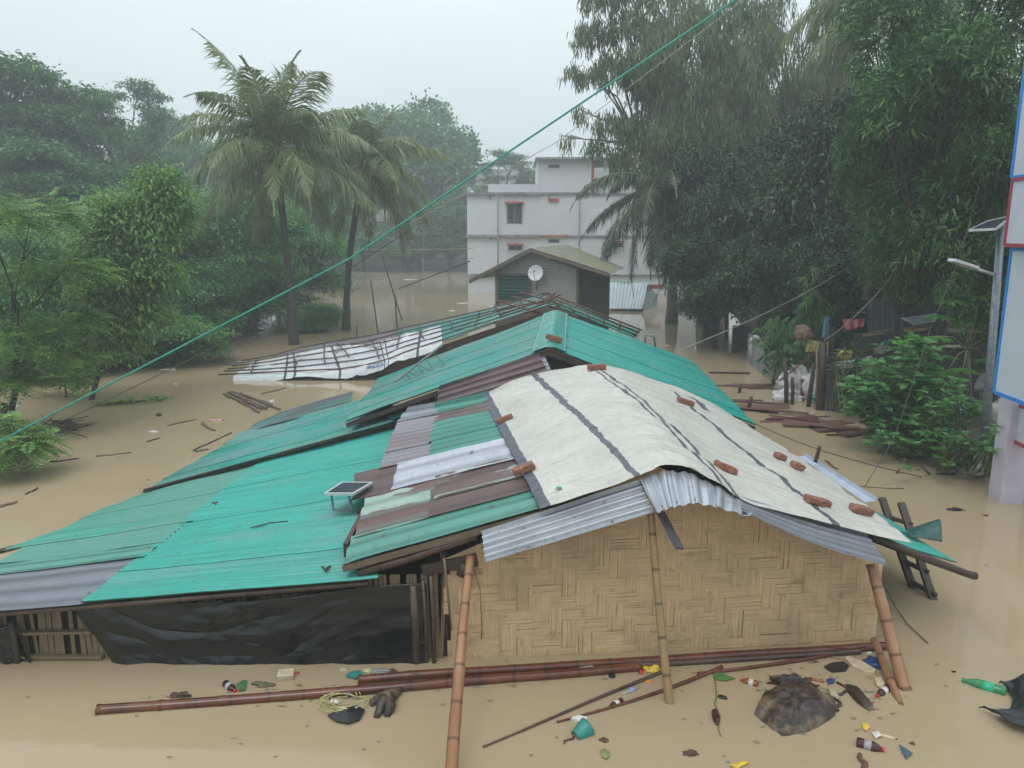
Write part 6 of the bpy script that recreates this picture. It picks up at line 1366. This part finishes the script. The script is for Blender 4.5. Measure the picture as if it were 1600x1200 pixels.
for k in range(240):
    a, b = rr.random(), rr.random(); px, py = ((rr.uniform(150, 620), rr.uniform(560, 760)) if a < .3 else (rr.uniform(470, 760), rr.uniform(432, 530)) if a < .65 else (rr.uniform(20, 1500), rr.uniform(1030, 1190)) if a < .85 else (rr.uniform(1060, 1560), rr.uniform(560, 900)))
    p = W0(px, py, .004); s = rr.uniform(.008, .02)*(1+p.y*.06); th = rr.uniform(0, 6); SP.poly([p+Vector((math.cos(th+q*1.57)*s*(1 if q % 2 else 1.8), math.sin(th+q*1.57)*s, 0)) for q in range(4)])
for k in range(330):
    f = rr.random(); q = rr.random()
    if q < .55: px, py = 230+1150*f, 1098-78*f+rr.gauss(0, 9)
    elif q < .8: px, py = rr.gauss(1290, 60), rr.gauss(1080, 32)
    else: px, py = 1150+190*f, 615+60*f+rr.gauss(0, 12)
    p = W0(px, py, .005); s = rr.uniform(.004, .013)*(1+p.y*.05); th = rr.uniform(0, 6); SP.poly([p+Vector((math.cos(th+q_*1.57)*s*(1 if q_ % 2 else rr.uniform(1.5, 5)), math.sin(th+q_*1.57)*s*(1 if q_ % 2 else 1.5), 0)) for q_ in range(4)])
tag(SP.build('floating_specks', colmat((.22, .18, .11), .7)), kind='stuff')
# ------------------------------------------------------------ right bank clutter
def tinwall(name, label, cat, a, b, h, mt, z0=-.2, pitch=.1, grp=None):
    a, b = Vector(a), Vector(b); 
    f = bil(Vector((a.x, a.y, h)), Vector((b.x, b.y, h)), Vector((b.x, b.y, z0)), Vector((a.x, a.y, z0)))
    o = corr(name, None, mt, f, pitch=pitch, amp=.014, width=.8, rowlen=9, spw=4, nv=5, sag=.02, jit=.02, seed=int(a.x*10)); return tag(o, label, cat, grp)
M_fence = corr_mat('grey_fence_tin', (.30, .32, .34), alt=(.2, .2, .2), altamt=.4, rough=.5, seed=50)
a, b, c_ = at(1167, 562, z=0), at(1193, 588, z=0), at(1224, 614, z=0)
tinwall('fence_sheet', 'upright grey tin sheet at the water edge, left half of the fence', 'fence', a, b, .95, M_fence); tinwall('fence_sheet', 'upright grey tin sheet at the water edge, right half of the fence', 'fence', b+Vector((.03, -.04, 0)), c_, .85, M_fence)
def stake(label, px, py, pyt, r=.05, mt=None, lean=0): 
    p = W0(px, py); t = at(px+lean, pyt, Y=p.y); mb = MB(); mb.tube([p-Vector((0, 0, .3)), p.lerp(t, .5)+Vector((.01, 0, 0)), t], [r, r*.95, r*.85], 8); return tag(mb.build('wooden_post', mt or M_wood), label, 'post')
for args in (('tall post behind the white sacks', 1230, 635, 560, .06, None, -4), ('dark post standing in front of the white sacks, left one', 1238, 632, 590, .05), ('dark post leaning before the white sacks, right one', 1262, 635, 568, .06, None, 10), ('short dark post between the white sacks', 1253, 622, 592, .05), ('thick dark post under the yellow cloth', 1282, 640, 535, .12, None, 4), ('thin pale bamboo post beside the yellow cloth', 1276, 640, 545, .03, M_slat), ('dark post at the palm foot on the bank, left one', 1122, 520, 478, .1), ('dark post at the palm foot on the bank, right one', 1135, 530, 470, .1), ('dark post at the near end of the drift pile', 1153, 614, 600, .05, None, 5), ('dark post leaning at the turquoise eave', 1168, 640, 620, .05, None, 6), ('bare stump standing in the flood at the left edge', 6, 688, 630, .09)):
    stake(*args)
for k, (px, w, h) in enumerate(((1150, .9, 1.0), (1160, .8, .8), (1143, .5, 1.2))):
    p = at(px, 545+k*4, z=0); mb = MB(); mb.box(p+Vector((.3, .4, h/2-.2)), (w, .05, h), Matrix.Rotation(.5, 3, 'Z')); tag(mb.build('board_panel', M_wood), ['dark board panel left of the grey fence, widest', 'dark board panel just left of the grey fence', 'tall narrow dark board left of the grey fence'][k], 'board')
def sack(label, px, py, w, h, hz, mt, seed, Y=None, z=None, rough=.45, cat='sack', name='sack'):
    o = blob(name, label, cat, px, py, w, h, hz, mt, seed, rough, sink=0); 
    if Y is not None:
        tgt = at(px, py, Y=Y); o.location = tgt-W0(px, py)
    return o
M_sack = colmat((.55, .53, .54), .6); M_grime = colmat((.3, .29, .28), .7)
sack('white sack piled by the posts, largest', 1240, 612, .9, .6, .45, M_sack, 3); sack('white sack at the water by the posts, low left one', 1232, 626, .8, .4, .2, M_sack, 5); sack('pinkish white sack right of the leaning post', 1268, 622, .55, .5, .5, colmat((.55, .47, .48), .6), 6); sack('white sack draped high on the left of the fence', 1183, 552, .5, .4, .4, M_sack, 8, Y=25.5); sack('small green cloth lump beside the sacks', 1276, 628, .4, .3, .15, C_teal, 9)
sack('white bag in the creeper at the lamp post foot', 1492, 706, .5, .35, .3, M_sack, 11, Y=14.3); sack('grey white cloth wrapped round the lamp post foot', 1531, 733, .28, .2, .2, M_sack, 12, Y=13.0); sack('white rag spread right of the lamp post foot', 1553, 739, .5, .25, .08, M_sack, 13)
sack('blue grey bag behind the creeper', 1492, 658, .4, .3, .3, colmat((.2, .33, .42), .5), 14, Y=15.5); sack('white rubbish heap behind the lamp post', 1560, 660, .6, .4, .3, M_grime, 15, Y=15); sack('grey rubbish heap right of the lamp post', 1550, 610, .7, .5, .3, M_grime, 16, Y=17)
# drift planks
rr = random.Random(31)
DP = []
for k in range(16):
    f = (k+rr.random())/16; cx = 1165+f*165; cy = 632+f*44+rr.uniform(-9, 9); p = W0(cx, cy, .02+.03*(k % 3)); L = rr.uniform(.5, 1.5); th = rr.uniform(-.5, .3)
    d = Vector((math.cos(th), math.sin(th), rr.uniform(-.04, .04)))*L/2; mb = MB(); mb.beam(p-d, p+d, rr.uniform(.08, .22), rr.uniform(.02, .05), rr.uniform(-.5, .5))
    DP.append(tag(mb.build('drift_plank', M_drift), 'x', 'plank', 'planks in the drift pile below the sacks'))
ordlab(DP, cx_, '%s reddish plank from the left in the drift pile below the sacks')
DQ = []
for k in range(9):
    cx = rr.uniform(1150, 1215); cy = 601+rr.uniform(-4, 6); p = W0(cx, cy, .02); L = rr.uniform(.5, 1.3); th = rr.uniform(-.3, .3); d = Vector((math.cos(th), math.sin(th), 0))*L/2; mb = MB(); mb.beam(p-d, p+d, rr.uniform(.06, .13), .03, rr.uniform(-.5, .5))
    DQ.append(tag(mb.build('drift_plank', M_drift), 'x', 'plank', 'planks in the smaller drift pile under the fence'))
ordlab(DQ, cx_, '%s reddish plank from the left in the smaller drift pile under the fence')
for a, b, w, lb in (((1276, 673), (1330, 668), .2, 'broad dark plank at the front of the drift pile'), ((1314, 680), (1362, 672), .28, 'broadest dark plank floating against the large bush'), ((1108, 582), (1172, 583), .06, 'thin dark stick floating behind the green eave')):
    mb = MB(); mb.beam(W0(*a, .03), W0(*b, .04), w, .05); tag(mb.build('floating_plank', M_drift if w > .1 else M_wood), lb, 'plank')
stick('thin stick floating right of the gutter sheet', (1340, 759), (1412, 764), .012, .01, M_wood2); blob('dark_rag', 'dark rag floating in front of the lamp post', 'rag', 1478, 741, .3, .12, .02, C_black, 4, .6); blob('dark_rag', 'dark twisted rag floating right of the ladder', 'rag', 1494, 797, .25, .1, .025, C_black, 5, .8); stick('short forked stick floating behind the gutter sheet', (1290, 720), (1308, 733), .02, .015, M_wood)
blob('dark_scrap', 'small dark scrap far right of the dark twisted rag', 'scrap', 1540, 806, .07, .05, .02, C_brown, 4, .5); flat('banana_leaf_scrap', 'faded leaf scrap in the water beyond the frayed rope', 'leaf', [(1420, 1160), (1428, 1158), (1430, 1164)], .004, C_brown)
# shacks under the trees
SH = thing('tin_shack', at(1420, 560, Y=19.5), 'dark tin shack under the trees behind the large bush', 'shack')
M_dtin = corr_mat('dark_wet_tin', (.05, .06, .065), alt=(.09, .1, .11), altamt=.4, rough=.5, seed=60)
def quadpx(name, pts, mt, par, th=.02, sub=10, wob=.02):
    P = [at(x, y, Y=Yv) for x, y, Yv in pts]; mb = MB(); mb.smooth = True
    mb.grid(lambda a, b: P[0].lerp(P[1], a).lerp(P[3].lerp(P[2], a), b)+Vector((0, 0, wob*nz3(a*5+P[0].x, b*5))), sub, sub, uvfn=lambda a, b: (a*(P[1]-P[0]).length, b*(P[3]-P[0]).length)); o = mb.build(name, mt, par); solid(o, th); return o
f = bil(at(1355, 466, Y=21), at(1412, 465, Y=20.6), at(1412, 520, Y=20.6), at(1355, 520, Y=21)); corr('tin_wall', SH, M_dtin, f, pitch=.12, amp=.015, spw=4, rowlen=9, seed=1)
f = bil(at(1412, 468, Y=21), at(1470, 468, Y=20.6), at(1470, 530, Y=20.6), at(1412, 530, Y=21)); corr('tin_wall', SH, M_dtin, f, pitch=.12, amp=.015, spw=4, rowlen=9, seed=2)
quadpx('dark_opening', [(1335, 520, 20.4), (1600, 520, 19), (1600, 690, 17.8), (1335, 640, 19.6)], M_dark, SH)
quadpx('roof_sheet', [(1408, 497, 19.4), (1467, 489, 19.6), (1463, 502, 18.6), (1428, 508, 18.6)], corr_mat('torn_pale_tin', (.35, .38, .42), rough=.4, seed=61), SH, .01)
quadpx('roof_sheet', [(1462, 470, 20.5), (1510, 472, 20), (1510, 486, 19.5), (1468, 484, 19.8)], M_plank, SH, .02)
for (a, b, c, d, mt) in ((1364, 519, 1452, 508, M_wood2), (1348, 524, 1380, 520, M_slat), (1412, 517, 1448, 514, M_bampale), (1465, 541, 1500, 541, C_cream)):
    mb = MB(); mb.beam(at(a, b, Y=19), at(c, d, Y=19), .05, .06); mb.build('shelf_board', mt, SH)
S2 = thing('low_lean_to', at(1335, 600, Y=18.8), 'low lean-to of grey corrugated strips left of the large bush', 'shack')
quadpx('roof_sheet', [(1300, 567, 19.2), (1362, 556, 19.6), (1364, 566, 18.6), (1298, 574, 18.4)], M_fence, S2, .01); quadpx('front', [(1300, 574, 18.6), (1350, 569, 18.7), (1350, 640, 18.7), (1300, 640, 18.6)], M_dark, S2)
for (a, b, c, d) in ((1299, 570, 1352, 563), (1299, 576, 1350, 570)): mb = MB(); mb.beam(at(a, b, Y=18.4), at(c, d, Y=18.5), .05, .05); mb.build('batten', M_grime, S2)
for px in (1303, 1343): mb = MB(); mb.beam(at(px, 575, Y=18.5), at(px, 640, Y=18.5), .09, .09); mb.build('post', M_wood, S2)
f = bil(at(1290, 590, Y=18.5), at(1318, 594, Y=18.2), at(1318, 650, Y=18.2), at(1290, 648, Y=18.5)); corr('tin_front', S2, M_dtin, f, pitch=.12, amp=.015, spw=4, seed=4)
def cloth(name, label, pts, Yv, mt, cat='cloth', fold=.04, nf=5):
    P = [at(x, y, Y=Yv) for x, y in pts]; mb = MB(); mb.smooth = True
    mb.grid(lambda a, b: P[0].lerp(P[1], a).lerp(P[3].lerp(P[2], a), b)+Vector((0, fold*math.sin(a*nf*3.1+b*1.5)*(.3+b), -.03*math.sin(a*3.14)*(1-b)+.02*nz3(a*5, b*4, P[0].x))), 30, 14); o = mb.build(name, mt); solid(o, .006); return tag(o, label, cat)
cloth('pink_cloth', 'pink cloth hung on the washing line under the trees', [(1316, 498), (1352, 497), (1348, 510), (1322, 517)], 21, colmat((.5, .13, .17), .7)); cloth('blue_cloth', 'faded blue cloth hanging left of the pink one', [(1288, 495), (1296, 495), (1294, 528), (1285, 528)], 20.5, colmat((.1, .22, .28), .7))
cloth('yellow_cloth', 'yellow and white cloth hanging on the thick post', [(1262, 529), (1294, 534), (1290, 548), (1260, 550)], 19.8, colmat((.38, .33, .12), .7), nf=14, fold=.05); cloth('yellow_cloth', 'bright yellow cloth strip at the right end of the rope', [(1288, 534), (1295, 536), (1292, 558), (1285, 556)], 19.6, colmat((.5, .38, .03), .7)); sack('brown cloth bundle on the post left of the yellow cloth', 1254, 526, .42, .35, .2, colmat((.17, .11, .07), .7), 21, Y=19.8)
cloth('white_drape', 'dirty white drape hanging left of the large bush', [(1346, 558), (1362, 556), (1364, 600), (1350, 625)], 17.9, M_grime, fold=.06); sack('yellow bag on top of the low lean-to', 1320, 557, .32, .2, .12, colmat((.45, .3, .08), .6), 22, Y=19); cloth('green_sheet', 'dull green sheet scrap above the white bucket', [(1360, 538), (1392, 529), (1388, 536), (1362, 543)], 18.5, colmat((.05, .15, .09), .5))
mb = MB(); p = at(1374, 552, Y=18.6); mb.lathe(p, (0, 0, 1), [(0, .12), (.02, .13), (.22, .17), (.23, .18), (.23, .15), (.1, .12)], 16); tag(mb.build('bucket', M_grime), 'white plastic bucket under the dull green sheet', 'bucket')
mb = MB(); mb.tube([at(1352, 470, Y=22), at(1362, 430, Y=22), at(1378, 375, Y=22)], [.12, .11, .1], 9); tag(mb.build('bare_trunk', M_barkl), 'pale leaning bare trunk behind the pink cloth', 'trunk')
HAZE = 0.0030
# ------------------------------------------------------------ haze
mb = MB(); mb.box((0, 120, 16.5), (420, 400, 36))
m = NT('rain_haze'); pv = m.t.nodes.new('ShaderNodeVolumePrincipled'); pv.inputs['Color'].default_value = (.86, .94, 1.0, 1); pv.inputs['Density'].default_value = HAZE; pv.inputs['Anisotropy'].default_value = .2
m.t.links.new(pv.outputs[0], m.out.inputs['Volume']); m.t.nodes.remove(m.b)
tag(mb.build('haze', m.mat), kind='stuff')
bpy.context.view_layer.update()
for _o in bpy.data.objects:
    if '_w' in _o.keys(): del _o['_w']
